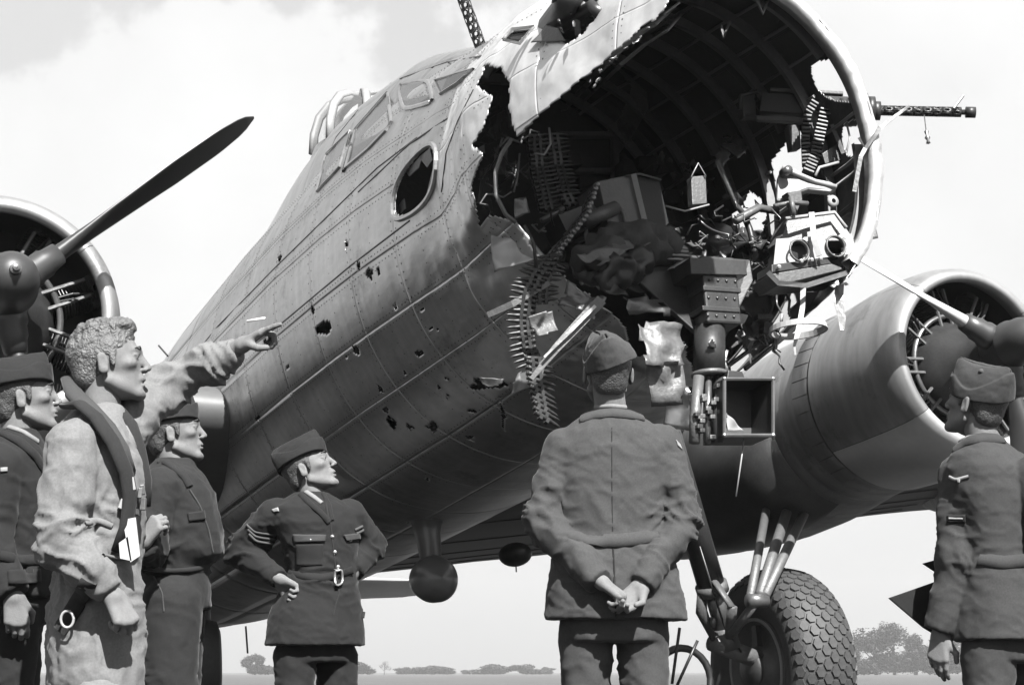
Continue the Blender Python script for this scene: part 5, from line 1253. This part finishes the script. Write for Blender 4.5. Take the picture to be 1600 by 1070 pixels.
    # ---- hand
    def hand(s, w_, d, n, side=1, curl=(.5, .6, .7, .8), thumb=.4, sc=1., spread=.0, point=False, voxel=.0032, flex=(62, 80, 55)):
        d = unit(d); n = unit(np.asarray(n)-d*(np.asarray(n)@d)); l = np.cross(d, n)*side            # l points to the thumb side
        w_ = np.asarray(w_, float); ext = .13*sc; c0 = w_+d*.07; h = SDF(c0-ext, c0+ext, voxel)
        h.add(h.cone(w_-d*.025, w_+d*.01, .025*sc, .026*sc), 0)
        for o_, L_ in ((-.027, .078), (-.009, .088), (.010, .092), (.029, .088)): h.add(h.cone(w_+l*o_*.55*sc+d*.008, w_+(l*o_+d*L_)*sc, .0155*sc, .0125*sc), .012)
        h.add(h.cone(w_+(l*.022+d*.015+n*.008)*sc, w_+(l*.036+d*.042+n*.012)*sc, .018*sc, .015*sc), .012)
        for i, (o_, L0, fl, r) in enumerate(((.029, .086, .072, .0092), (.010, .090, .080, .0096), (-.009, .086, .074, .0092), (-.027, .077, .058, .0082))):
            c_ = curl[i]; p = w_+(l*o_+d*L0)*sc; a = 0; dirn = unit(d+l*spread*(o_/.03)); rr_ = r*sc
            for (frac, mx) in zip((.45, .31, .24), flex):
                a += math.radians(mx)*c_; q = p+(dirn*math.cos(a)+n*math.sin(a))*fl*frac*sc; h.add(h.cone(p, q, rr_, rr_*.93), .0035); p = q; rr_ *= .93
        p = w_+(l*.034+d*.036+n*.010)*sc; v1 = unit(l*(.75-.5*thumb)+d*.75+n*(.15+.75*thumb)); q = p+v1*.036*sc; h.add(h.cone(p, q, .0125*sc, .0108*sc), .006); v2 = unit(d*.8-l*(.9*thumb-.2)+n*(.2+.5*thumb)); h.add(h.cone(q, q+v2*.029*sc, .0108*sc, .0092*sc), .004)
        V, F = h.mesh(); s.body.append((lap(V, F, 1), F)); return c0
    def finish_body(s, joints):
        """joints: limb segments of the unseen body under the clothes, joined with head and hands into one mesh"""
        pts = np.array([p for a, b, *_ in joints for p in (a, b)]); h = SDF(pts.min(0)-.16, pts.max(0)+.16, .018)
        for a, b, ra, rb in joints: h.add(h.cone(a, b, ra, rb), .02)
        V, F = h.mesh(); s.body.append((V, F)); b0 = 0; VV = []; FF = []
        for v, f in s.body: VV.append(v); FF.append(f+b0); b0 += len(v)
        s.part('body', np.concatenate(VV), np.concatenate(FF), M['face'])
    # ---- clothes
    def garment(s, name, m, lv=None, az=0, arms=(), extra=None, vox=.0075, fold=.008, centers=(), seed=0, drape=.003, e=2.3, k=.012, keep=True, vert=0):
        pts = []
        if lv:
            for c, a, b in lv: pts += [np.asarray(c)+max(a, b)+.02, np.asarray(c)-max(a, b)-.02]
        for ch in arms:
            for p, r in ch: pts += [np.asarray(p)+r+.02, np.asarray(p)-r-.02]
        pts = np.array(pts); lo, hi = pts.min(0), pts.max(0)
        if lv: lo[2] = min(lv[0][0][2]-.02, min([p[2]-r-.02 for ch in arms for p, r in ch] or [9])); hi[2] = max(lv[-1][0][2]+.02, max([p[2]+r+.02 for ch in arms for p, r in ch] or [-9]))
        h = SDF(lo, hi, vox); f = hdir(az); lat = np.array([f[1], -f[0], 0])
        if lv: h.add(h.loft(lv, lat, f, e), 0)
        cuts = []
        for ch in arms:
            d = None
            for (p, r), (q, r2) in zip(ch[:-1], ch[1:]):
                c = h.cone(p, q, r, r2); d = c if d is None else smin(d, c, .03)
            p, q = np.asarray(ch[-2][0]), np.asarray(ch[-1][0]); dr = unit(q-p); d = np.maximum(d, np.where(np.linalg.norm(h.P-q, axis=1) < .12, h.plane(q, dr), -1))
            h.add(d, k)
        if extra: extra(h)
        V, F = h.mesh(); V = lap(V, F, 2); V = folds(V, F, fold, centers, seed, drape, vert); s.part(name, V, F, M[m], keep=keep); return V, F
    def trousers(s, hip, az, m, a=.17, b=.12, sep=.096, seed=0, top=None, spread=.02, fold=.007, rleg=.092):
        f = hdir(az); lat = np.array([f[1], -f[0], 0]); hip = np.asarray(hip, float); z = hip[2]; lv = [(hip*[1, 1, 0]+[0, 0, z-.06], a*.95, b), (hip*[1, 1, 0]+[0, 0, z-.0], a, b*1.02), (hip*[1, 1, 0]+[0, 0, z+.10], a*.92, b*.92)]
        legs = []; g = hip*[1, 1, 0]
        for sx in (-1, 1):
            legs.append([(g+lat*sx*sep+[0, 0, z-.04], rleg), (g+lat*sx*(sep+.01)+f*.01+[0, 0, .48], rleg*.80), (g+lat*sx*(sep+spread)-f*.01+[0, 0, .07], rleg*.72)])
        s.garment('trousers', m, lv, az, legs, vox=.009, k=.006, fold=fold, centers=[(l[1][0], .2, .9) for l in legs]+[(hip-[0, 0, .1], .15, .8)], seed=seed)
        for l in legs:
            q = l[-1][0]*[1, 1, 0]; MB().tube([q-f*.11+[0, 0, .045], q+[0, 0, .06], q+f*.10+[0, 0, .045], q+f*.17+[0, 0, .03]], [.036, .045, .043, .028], 14, up=lat).build('shoe', M['shoe'], s.root, True)
            b = MB().box(q+f*.03+[0, 0, .008], (.15, .042, .008), (f, lat, (0, 0, 1))); b.build('sole', M['shoe'], s.root)
        return legs
def gz(p): p = np.array(p, float); p[2] = 0; return p.tolist()
# ---------------------------------------------------------------- the airman seen from behind
D = 6.25
p5 = Person(gz(W(957, 960, D)), 'airman seen from behind with hands clasped at his back before the open nose')
L5 = lambda px, py, a, b, dd=0: (W(px, py, D+dd), a, b)
lv = [L5(962, 968, .245, .165), L5(960, 925, .235, .16), L5(958, 880, .215, .15), L5(957, 832, .182, .128), L5(956, 800, .185, .13), L5(955, 750, .205, .14, .01), L5(955, 705, .218, .135, .01), L5(954, 676, .178, .11, .0), L5(954, 660, .135, .09), L5(955, 645, .075, .068)]
sl, el, wl = W(880, 702, D), W(848, 815, D-.03), W(938, 908, D-.19)
sr, er, wr_ = W(1036, 695, D), W(1066, 815, D-.03), W(1002, 914, D-.16)
p5.garment('jacket', 'serge3', lv, 0, [[(sl, .073), ((sl+el)/2, .064), (el, .058), (wl, .048)], [(sr, .073), ((sr+er)/2, .064), (er, .058), (wr_, .048)]], fold=.012, centers=[(el, .14, 1.2), (er, .14, 1.2), ((el+wl)/2, .1, 1), ((er+wr_)/2, .1, 1), (W(885, 740, D), .08, .6), (W(1030, 740, D), .08, .6), (W(957, 840, D), .10, .35)], seed=3)
p5.head(W(949, 586, D), -8, 14, 0, 1.0, neck=W(955, 648, D+.01), capm='serge3', captilt=22)
p5.hand(wl-[0, 0, .0], unit(W(992, 946, D-.22)-wl), [-.25, .2, -.9], 1, (.75, .8, .85, .9), .7)
p5.hand(wr_, unit(W(955, 968, D-.21)-wr_), [-.2, -1, .35], -1, (.55, .6, .62, .66), .45)
legs = p5.trousers(W(960, 975, D), 0, 'serge3', .185, .13, seed=5)
p5.finish_body([(W(955, 735, D), W(960, 945, D), .10, .11), (sl, el, .04, .035), (el, wl, .035, .026), (sr, er, .04, .035), (er, wr_, .035, .026), (p5.neckj[1], W(955, 690, D+.03), .03, .03)]+[(l[0][0], l[2][0], .06, .04) for l in legs])
p5.line([(888, 838), (920, 843), (957, 845), (995, 841), (1030, 834)], 21, 'serge3', 'belt', .003, .003)
p5.line([(958, 856), (960, 900), (962, 963)], 3, 'serge2', 'vent_seam', .001, .002)
p5.line([(956, 668), (956, 740), (957, 830)], 1.5, 'serge2', 'back_seam', .0005, .001)
for pl in ([(908, 655), (925, 649), (955, 645), (985, 648), (1004, 653)],): p5.line(pl, 18, 'serge3', 'jacket_collar', .006, .006, 4)
p5.line([(930, 637), (955, 634), (982, 637)], 7, 'collar', 'shirt_collar', .004, .003, 4)
p5.patch([(1055, 686), (1062, 694), (1066, 704), (1058, 696)], 'badge', 'shoulder_badge', .003, 4, 4)
for a, b, c, d_ in (((905, 930), (945, 882), 0, 0), ((985, 905), (1030, 960), 0, 0)): pass
# ---------------------------------------------------------------- the sergeant with hands on hips
D = 7.6
p4 = Person(gz(W(495, 1000, D)), 'sergeant in dark belted jacket with chevrons, hands on hips, looking up')
L5 = lambda px, py, a, b, dd=0: (W(px, py, D+dd), a, b)
lv = [L5(493, 1008, .215, .165), L5(495, 960, .20, .15), L5(500, 915, .165, .125), L5(503, 893, .148, .115), L5(500, 860, .165, .125), L5(495, 820, .192, .13), L5(492, 795, .185, .11), L5(488, 780, .12, .085), L5(486, 770, .07, .065)]
s1_, e1_, w1_ = W(432, 806, D-.02), W(377, 860, D+.05), W(436, 905, D-.12)
s2_, e2_, w2_ = W(545, 806, D+.08), W(577, 852, D+.2), W(552, 893, D+.04)
p4.garment('jacket', 'serge2', lv, 145, [[(s1_, .080), ((s1_+e1_)/2, .064), (e1_, .058), (w1_, .043)], [(s2_, .075), (e2_, .062), (w2_, .046)]], fold=.012, centers=[(e1_, .14, 1.2), ((s1_+e1_)/2, .12, 1), (e2_, .12, 1), (W(502, 905, D-.1), .12, .9), (W(470, 860, D-.1), .12, .4)], seed=8)
p4.head(W(484, 735, D), 98, 26, 0, .98, neck=W(488, 775, D+.0), capm='serge2', captilt=12, mouth=.003)
p4.hand(w1_, unit([.8, .05, -.5]), [-.2, -.55, -.6], 1, (.8, .85, .9, .9), .6); p4.hand(w2_, unit([-.6, -.2, -.7]), [-.3, .7, -.2], -1, (.8, .85, .9, .9), .6)
legs = p4.trousers(W(494, 1012, D), 145, 'serge2', .165, .12, seed=6)
p4.finish_body([(W(492, 835, D), W(495, 985, D), .09, .10), (s1_, e1_, .04, .035), (e1_, w1_, .035, .026), (s2_, e2_, .04, .035), (e2_, w2_, .035, .026), (p4.neckj[1], W(488, 800, D), .03, .03)]+[(l[0][0], l[2][0], .06, .04) for l in legs])
p4.line([(452, 893), (480, 900), (505, 903), (530, 897), (550, 890)], 13, 'serge2', 'belt', .004, .003)
bk = p4.line([(521, 890), (533, 889), (533, 913), (522, 914), (521, 890)], 3, 'brassb', 'belt_buckle', .014, .003, 3)
p4.line([(470, 772), (482, 785), (500, 800), (514, 816)], 10, 'serge2', 'lapel', .006, .005, 4); p4.line([(505, 772), (514, 790), (518, 812)], 8, 'serge2', 'lapel', .006, .005, 4)
p4.line([(478, 768), (490, 776), (503, 786)], 7, 'collar', 'shirt_collar', .005, .003, 3); p4.line([(508, 779), (510, 790), (514, 812)], 5, 'tie', 'tie', .004, .004, 3)
p4.line([(516, 816), (520, 850), (524, 890), (530, 925), (520, 960)], 2, 'tie', 'front_edge', .003, .002, 5)
for q in ([(457, 833), (510, 835), (508, 846), (459, 848)], [(534, 834), (560, 833), (562, 842), (540, 846)]): p4.patch(q, 'serge3', 'pocket_flap', .007, 10, 4, .004)
p4.patch([(461, 849), (506, 848), (505, 884), (463, 885)], 'serge2', 'breast_pocket', .004, 8, 8, .004)
for a, b in ((485, 843), (547, 843), (519, 838), (523, 862), (528, 885)): p4.button(a, b, .009)
for k in range(3): p4.line([(386+k*1.5, 820+k*7), (398+k, 831+k*7), (410, 833+k*7), (431-k, 836+k*7)], 3.4, 'chev', 'chevron', .004, .002, 2.5)
p4.patch([(424, 796), (436, 792), (438, 799), (428, 801)], 'badge', 'shoulder_badge', .004, 4, 3)
p4.line([(554, 828), (566, 822)], 4, 'chev', 'chevron', .004, .002, 3); p4.line([(556, 834), (568, 828)], 4, 'chev', 'chevron', .004, .002, 3)
p4.line([(573, 895), (570, 930), (565, 965)], 3, 'tie', 'lanyard', .01, .004, 5)
# ---------------------------------------------------------------- the airman at the right edge
D = 6.3
p6 = Person(gz(W(1560, 1000, D)), 'airman at the right edge, back turned, looking up past the right engine')
L5 = lambda px, py, a, b, dd=0: (W(px, py, D+dd), a, b)
lv = [L5(1572, 1000, .20, .165), L5(1570, 950, .19, .155), L5(1568, 900, .175, .14), L5(1566, 868, .165, .13), L5(1562, 820, .175, .135), L5(1557, 770, .195, .14), L5(1553, 735, .195, .13), L5(1545, 712, .16, .10), L5(1538, 697, .10, .08), L5(1533, 686, .07, .066)]
sa, ea, wa = W(1503, 745, D+.02), W(1496, 870, D-.04), W(1468, 985, D-.02)
sb, eb, wb_ = W(1618, 745, D-.1), W(1655, 870, D-.2), W(1625, 960, D-.1)
p6.garment('jacket', 'serge', lv, -38, [[(sa, .082), ((sa+ea)/2, .070), (ea, .062), (wa, .055)], [(sb, .08), (eb, .068), (wb_, .055)]], fold=.010, centers=[(ea, .14, .9), ((sa+ea)/2, .1, .6), (W(1565, 870, D), .1, .8)], seed=13)
p6.head(W(1524, 634, D), -44, 18, 0, 1.0, neck=W(1535, 690, D), capm='serge', captilt=16)
p6.hand(wa-[0, 0, .01], unit([-.12, -.02, -1]), [.6, .8, 0], 1, (.25, .3, .35, .4), .25)
legs = p6.trousers(W(1570, 1005, D), -38, 'serge', .17, .12, seed=9)
p6.finish_body([(W(1557, 785, D), W(1568, 975, D), .10, .11), (sa, ea, .04, .035), (ea, wa, .035, .026), (sb, eb, .04, .035), (eb, wb_, .035, .026), (p6.neckj[1], W(1548, 725, D), .03, .03)]+[(l[0][0], l[2][0], .06, .04) for l in legs])
p6.line([(1530, 872), (1560, 878), (1590, 877), (1620, 872)], 20, 'serge', 'belt', .004, .003)
p6.line([(1492, 702), (1510, 690), (1535, 684), (1565, 686)], 20, 'serge', 'jacket_collar', .006, .006, 4); p6.line([(1500, 690), (1515, 682), (1530, 680)], 5, 'collar', 'shirt_collar', .006, .003, 3)
p6.patch([(1479, 802), (1510, 802), (1510, 818), (1479, 818)], 'tie', 'sleeve_badge', .003, 6, 3); p6.line([(1483, 810), (1506, 810)], 3, 'badge', 'badge_thread', .007, .001, 3)
p6.line([(1484, 745), (1493, 750), (1500, 748), (1514, 744)], 5, 'badge', 'wing_badge', .004, .001, 3); p6.patch([(1496, 748), (1502, 748), (1501, 755), (1497, 755)], 'badge', 'wing_badge', .005, 3, 3)
q = p6.ray(1533, 580)
if q: MB().ball(q[0], .010, 8).build('cap_badge', M['chev'], p6.root, True)
for poly in ([(1462, 908), (1388, 934), (1442, 980), (1475, 1000), (1500, 930)], [(1470, 872), (1441, 880), (1462, 894), (1480, 900)]):
    P = [W(a, b, D+.10+.0006*(a-1400)) for a, b in poly]; MB().plate(P, .012).build('jacket_front_flap', M['serge2'], p6.root, bev=.003)
# ---------------------------------------------------------------- the flyer who points
D = 5.3
p2 = Person(gz(W(140, 1000, D)), 'bareheaded flyer in pale suit and life vest pointing up with raised arm')
L5 = lambda px, py, a, b, dd=0: (W(px, py, D+dd), a, b)
lv = [L5(150, 1075, .17, .135), L5(148, 1020, .175, .14), L5(150, 960, .17, .132), L5(153, 900, .165, .122), L5(156, 850, .17, .125), L5(156, 780, .185, .135), L5(150, 720, .19, .135), L5(145, 680, .175, .115), L5(150, 655, .12, .09), L5(158, 635, .075, .07)]
s1_, e1_, w1_ = W(112, 700, D-.17), W(98, 845, D-.22), W(172, 925, D-.22)
s2_, e2_, w2_ = W(210, 640, D+.12), W(276, 598, D+.22), W(368, 546, D+.15)
p2.garment('flying_suit', 'suit', lv, 72, [[(s1_, .080), ((s1_+e1_)/2, .072), (e1_, .064), ((e1_+w1_)/2, .055), (w1_, .042)], [(W(190, 680, D+.08), .08), (s2_, .074), (e2_, .058), ((e2_+w2_)/2, .050), (w2_, .040)]], fold=.013, drape=.004, vert=.004,
           centers=[(e1_, .17, 1.1), ((s1_+e1_)/2, .12, .7), ((e1_+w1_)/2, .12, 1.1), (e2_, .16, 1.3), ((s2_+e2_)/2, .1, 1.1), ((e2_+w2_)/2, .1, 1.2), (W(150, 930, D), .18, .8), (W(150, 1010, D), .16, .6)], seed=21)
p2.head(W(170, 573, D), 82, 10, 0, 1.02, hair='hairl', hairtop=True, neck=W(158, 645, D), cap=False, mouth=.007)
hd = unit(W(405, 522, D+.12)-w2_)
p2.hand(w2_+hd*.02, hd, [.35, .25, -.85], -1, (.08, .85, .9, .95), .75, spread=.0, flex=(55, 80, 55))
p2.hand(w1_+unit(w1_-e1_)*.01, unit([.45, -.1, -.75]), [-.35, .5, -.3], 1, (.85, .9, .9, .95), .55)
ci = W(386, 502, D+.10); MB().tube([ci, W(414, 497, D+.08)], .004, 8).build('cigarette', M['cig'], p2.root, True)
f = hdir(72)
legs = p2.trousers(W(148, 1080, D), 72, 'suit', .165, .135, seed=7, fold=.009, rleg=.105)
p2.finish_body([(W(150, 740, D), W(150, 1000, D), .10, .10), (s1_, e1_, .04, .035), (e1_, w1_, .035, .026), (s2_, e2_, .04, .035), (e2_, w2_, .035, .026), (p2.neckj[1], W(150, 700, D), .03, .03)]+[(l[0][0], l[2][0], .06, .04) for l in legs])
def rope(pr, pts, D_, r, name, m, flat=1., n=14): return MB().tube([W(a, b, D_+c) for a, b, c in pts], r, n, flat=flat).build(name, M[m], pr.root, True)
rope(p2, [(104, 592, -.02), (118, 618, -.06), (140, 640, -.12), (165, 668, -.16), (188, 705, -.16), (202, 740, -.14)], D, [.02, .034, .036, .036, .034, .026], 'vest_collar', 'vest', .6)
rope(p2, [(110, 590, .06), (150, 622, .05), (185, 640, .0), (203, 662, -.04), (216, 700, -.05), (226, 750, -.05), (228, 790, -.06)], D, [.02, .03, .03, .03, .03, .03, .02], 'vest_collar', 'strap', .6)
rope(p2, [(100, 634, -.10), (125, 632, -.16), (150, 652, -.19), (176, 690, -.20), (196, 735, -.18), (204, 775, -.16), (198, 820, -.16), (180, 862, -.16)], D, [.018, .026, .027, .028, .028, .03, .026, .018], 'life_vest_strap', 'strap', .55)
rope(p2, [(186, 640, -.03), (200, 668, -.06), (210, 700, -.08)], D, [.012, .014, .010], 'scarf', 'collar', .6)
for pl, w_, m_ in (([(130, 818), (150, 812), (175, 822)], 10, 'suit'), ([(160, 868), (190, 872), (215, 866)], 5, 'suit')): p2.line(pl, w_, m_, 'waist_band', .006, .004)
for q in ([(192, 812), (212, 808), (219, 868), (204, 878)], [(186, 848), (200, 838), (206, 876), (188, 872)]):
    P = [W(a, b, D-.175) for a, b in q]; MB().plate(P, .006).build('paper_tag', M['paper'], p2.root)
for k in range(12):
    a, b = 190+rw.uniform(-4, 34), 755+rw.uniform(0, 50); MB().box(W(a, b, D-.17+rw.uniform(0, .05)), (.008, .006, rw.uniform(.008, .022)), rotm(rw.uniform(0, 90), rw.uniform(-40, 40))).build('harness_fitting', M[rw.choice(['steel', 'castm', 'white'])], p2.root, bev=.002)
p2.line([(140, 905), (120, 945), (95, 985)], 26, 'strap', 'leg_strap', .008, .005)
dr = [W(105+10*math.cos(t_), 967+13*math.sin(t_), D-.20) for t_ in np.linspace(0, 2*math.pi, 17)]; MB().tube(dr, .004, 8, cap=False).build('d_ring', M['white'], p2.root, True)
# ---------------------------------------------------------------- the man behind him with arms folded
D = 6.75
p3 = Person(gz(W(272, 1000, D)), 'man in dark battledress and forage cap standing below the pointing arm')
L5 = lambda px, py, a, b, dd=0: (W(px, py, D+dd), a, b)
lv = [L5(272, 900, .155, .125), L5(274, 885, .16, .13), L5(280, 862, .185, .165), L5(280, 820, .19, .16), L5(276, 770, .195, .14), L5(272, 745, .18, .115), L5(270, 728, .11, .085), L5(272, 716, .07, .066)]
s1_, e1_, w1_ = W(250, 762, D-.17), W(228, 862, D-.22), W(224, 848, D-.36)
s2_, e2_, w2_ = W(285, 762, D+.15), W(300, 850, D+.15), W(270, 850, D-.0)
p3.garment('battledress_blouse', 'bd', lv, 84, [[(s1_, .078), (e1_, .064), (w1_, .05)], [(s2_, .075), (e2_, .064), (w2_, .05)]], fold=.012, centers=[(e1_, .13, 1.1), (W(300, 870, D), .12, 1.2), (W(290, 800, D), .12, .5)], seed=31)
p3.head(W(273, 681, D), 84, 12, 0, .98, neck=W(270, 724, D), capm='bd', captilt=10)
p3.hand(w1_, unit([.35, -.1, .5]), [.3, .7, -.3], 1, (.85, .9, .9, .9), .6)
legs = p3.trousers(W(272, 925, D), 84, 'bd', .16, .135, seed=17, rleg=.112, fold=.009)
p3.finish_body([(W(274, 790, D), W(272, 915, D), .10, .10), (s1_, e1_, .04, .035), (e1_, w1_, .035, .026), (s2_, e2_, .04, .035), (e2_, w2_, .035, .026), (p3.neckj[1], W(272, 760, D), .03, .03)]+[(l[0][0], l[2][0], .06, .04) for l in legs])
p3.line([(258, 722), (272, 732), (288, 745), (296, 760)], 12, 'bd', 'jacket_collar', .008, .005, 4); p3.patch([(292, 800), (318, 796), (320, 812), (294, 816)], 'bd', 'pocket_flap', .007, 8, 4, .004); p3.line([(296, 765), (312, 790), (326, 830), (332, 862)], 2.5, 'serge3', 'front_edge', .004, .002, 5)
p3.line([(226, 886), (260, 892), (300, 890), (325, 884)], 8, 'bd', 'waist_band', .006, .004); p3.line([(240, 900), (254, 925), (256, 955)], 2, 'serge3', 'pocket_seam', .003, .002, 5)
p3.button(248, 722, .007, 'tie')
# ---------------------------------------------------------------- the man at the left edge
D = 5.95
p1 = Person(gz(W(10, 1000, D)), 'capped man cut by the left edge, his face in profile behind the pointing flyer')
L5 = lambda px, py, a, b, dd=0: (W(px, py, D+dd), a, b)
lv = [L5(20, 935, .19, .155), L5(20, 900, .185, .15), L5(20, 870, .165, .135), L5(20, 820, .175, .14), L5(18, 760, .19, .145), L5(18, 715, .19, .125), L5(20, 690, .14, .10), L5(26, 672, .075, .07)]
s1_, e1_, w1_ = W(0, 730, D-.17), W(-18, 850, D-.2), W(20, 930, D-.25)
s2_, e2_, w2_ = W(40, 730, D+.15), W(60, 850, D+.15), W(80, 900, D+.0)
p1.garment('jacket', 'serge2', lv, 78, [[(s1_, .08), (e1_, .068), (w1_, .055)], [(s2_, .075), (e2_, .064), (w2_, .05)]], fold=.010, centers=[(e1_, .13, 1.1), (W(30, 870, D), .12, .8)], seed=41)
p1.head(W(38, 627, D), 76, 12, 0, 1.0, neck=W(28, 680, D), capm='serge2', captilt=12)
p1.hand(w1_, unit([.2, 0, -1]), [-.3, .8, 0], 1, (.4, .45, .5, .5), .4)
legs = p1.trousers(W(22, 945, D), 78, 'serge2', .16, .13, seed=19)
p1.finish_body([(W(18, 765, D), W(20, 920, D), .10, .10), (s1_, e1_, .04, .035), (e1_, w1_, .035, .026), (s2_, e2_, .04, .035), (e2_, w2_, .035, .026), (p1.neckj[1], W(20, 730, D), .03, .03)]+[(l[0][0], l[2][0], .06, .04) for l in legs])
p1.line([(5, 678), (30, 690), (55, 712), (68, 735)], 14, 'serge2', 'lapel', .008, .005, 4); p1.line([(14, 668), (36, 675), (58, 690)], 8, 'collar', 'shirt_collar', .007, .003, 4)
p1.line([(0, 868), (40, 876), (78, 872)], 16, 'serge2', 'belt', .008, .005); p1.patch([(10, 890), (62, 888), (64, 912), (12, 914)], 'serge2', 'pocket_flap', .008, 8, 4, .005)
p1.patch([(0, 730), (12, 729), (12, 737), (0, 738)], 'badge', 'sleeve_badge', .004, 4, 3)
# ================================================================ the field
n = 96; V = [(0, 0, 0)]; F = []
rs = [2, 4, 7, 11, 16, 24, 40, 70, 120, 250, 500, 1000, 2500]
for r in rs:
    for k in range(n):
        a = 2*math.pi*k/n; V.append((r*math.sin(a), 8+r*math.cos(a), 0))
F += [(0, 1+(k+1) % n, 1+k) for k in range(n)]
for i in range(len(rs)-1):
    for k in range(n): F.append((1+i*n+k, 1+i*n+(k+1) % n, 1+(i+1)*n+(k+1) % n, 1+(i+1)*n+k))
M['grass'] = mat('dry_summer_grass', .085, .9, 0, .1, .35, .25, .25, 9, .6, 30, .05)
ground = mk('ground', V, F, M['grass'], None); ground['kind'] = 'structure'
M['bounce_cut'] = mat('dark_bounce_cut', .030, .85, 0, .3, .35, .8, .25, 20, .4, 40, .01)  # unseen dark disc below the aircraft, added to cut ground bounce on the belly
V = [(math.sin(a)*(r+1.5*math.sin(3*a)), 14+math.cos(a)*(r+2*math.sin(2*a+1)), .004+.0*r) for r in (.01, 10, 24, 38) for a in np.linspace(0, 2*math.pi, 65)[:-1]]
F = [(i*64+k, i*64+(k+1) % 64, (i+1)*64+(k+1) % 64, (i+1)*64+k) for i in range(3) for k in range(64)]
tr = mk('bounce_cut_disc', V, F, M['bounce_cut'], None); tr['kind'] = 'structure'
M['leaf'] = mat('far_foliage', .035, .7, 0, .2, .5, .8, .2, 5); M['bark'] = mat('bark', .08, .8)
def tree(cx, topy, wpx, D, seed, label, lobes=5, bare=False):
    D = D*1.6
    r = np.random.default_rng(seed); x = (cx-800)/FPX*D*1.017; h = .65+(1050-topy)/FPX*D*1.035; wd = wpx/FPX*D*1.25
    t = empty('tree', (x, D, 0)); tag(t, label, 'tree', 'trees along the far edge of the field'); ORG[t.name] = np.array([x, D, 0.])
    b = MB(); th = h*.35; b.tube([(x, D, -.1), (x+.1, D, th*.5), (x, D, th), (x+.1, D, h*.7)], [wd*.05, wd*.035, wd*.03, wd*.012], 7)
    for k in range(6):
        a = r.uniform(0, 6.28); q = r.uniform(.25, .42)*wd; z0 = th*r.uniform(.5, 1.4)
        b.tube([(x, D, z0), (x+math.cos(a)*q*.6, D+math.sin(a)*q*.6, z0+h*.18), (x+math.cos(a)*q, D+math.sin(a)*q, z0+h*.34)], [wd*.02, wd*.012, wd*.004], 5)
    b.build('trunk', M['bark'], t, True)
    N_ = 500 if bare else 7000; L = []
    lb = [(r.uniform(-.33, .33)*wd, r.uniform(-.25, .25)*wd, h*r.uniform(.42, .78), r.uniform(.16, .28)*wd, r.uniform(.14, .24)*h) for _ in range(lobes)]+[(0, 0, h*.78, .18*wd, .2*h)]
    if not bare: lb += [(r.uniform(-.4, .4)*wd, 0, h*.25, .2*wd, .2*h) for _ in range(6)]
    Vv = np.zeros((N_*4, 3)); 
    for k in range(N_):
        l = lb[r.integers(len(lb))]; d = unit(r.normal(size=3))*r.uniform(.35, 1.0)**.5*(1+.25*r.normal()*.6)
        p = np.array([x+l[0]+d[0]*l[3], D+l[1]+d[1]*l[3], min(h, l[2]+d[2]*l[4])]); s = wd*r.uniform(.018, .036)
        u = unit(r.normal(size=3)); v_ = perp(u)[0]; Vv[k*4:k*4+4] = [p-u*s-v_*s*.2, p+v_*s-u*s*.1, p+u*s, p-v_*s]
    mk('crown', Vv, np.arange(N_*4).reshape(-1, 4), M['leaf'], t, False)
TR = [(412, 1022, 34, 330, 'slim leaning tree on the horizon just left of the sergeant with hands on hips', False), (432, 1040, 26, 350, 'low bush at the foot of the leftmost far tree', False), (565, 1034, 40, 360, 'round tree just right of the sergeant with hands on hips', False), (607, 1032, 16, 380, 'thin bare young tree standing alone on the horizon', True),
      (640, 1042, 26, 400, 'small round tree left of the low oak pair on the horizon', False), (681, 1040, 48, 400, 'broad low tree under the hanging teardrop housing', False), (728, 1046, 12, 420, 'tiny bush on the horizon between two tree groups', False), (770, 1038, 54, 400, 'wide tree left of the airman seen from behind', False), (822, 1038, 44, 400, 'flat-topped tree touching the trouser edge of the airman seen from behind', False), (850, 1042, 24, 410, 'small tree half hidden by the airman seen from behind', False),
      (1322, 1000, 24, 300, 'slender tree right beside the big main wheel', False), (1350, 985, 54, 300, 'tall ragged tree right of the main wheel', False), (1378, 975, 46, 300, 'tallest tree of the wood right of the main wheel', False), (1410, 992, 52, 300, 'bushy tree left of the airman at the right edge', False), (1448, 994, 56, 305, 'wide tree behind the dark coat flap of the right-hand airman', False), (1490, 996, 60, 310, 'tree hidden partly by the right-hand airman', False), (1332, 1030, 34, 290, 'low thorn bush at the left end of the wood', False)]
for i, (a, b_, c_, D, lab, bare) in enumerate(TR): tree(a, b_, c_, D, 50+i, lab, bare=bare)
# the air
hz = MB().box((0, 340, 19.5), (520, 460, 20.5)).build('haze', None, None); hz['kind'] = 'stuff'
hm = bpy.data.materials.new('air'); hm.use_nodes = True; t = hm.node_tree; t.nodes.remove(t.nodes['Principled BSDF'])
pv = t.nodes.new('ShaderNodeVolumePrincipled'); pv.inputs['Color'].default_value = (.9, .9, .9, 1); pv.inputs['Density'].default_value = .0005; pv.inputs['Anisotropy'].default_value = .2
t.links.new(pv.outputs[0], t.nodes['Material Output'].inputs['Volume']); hz.data.materials.append(hm)
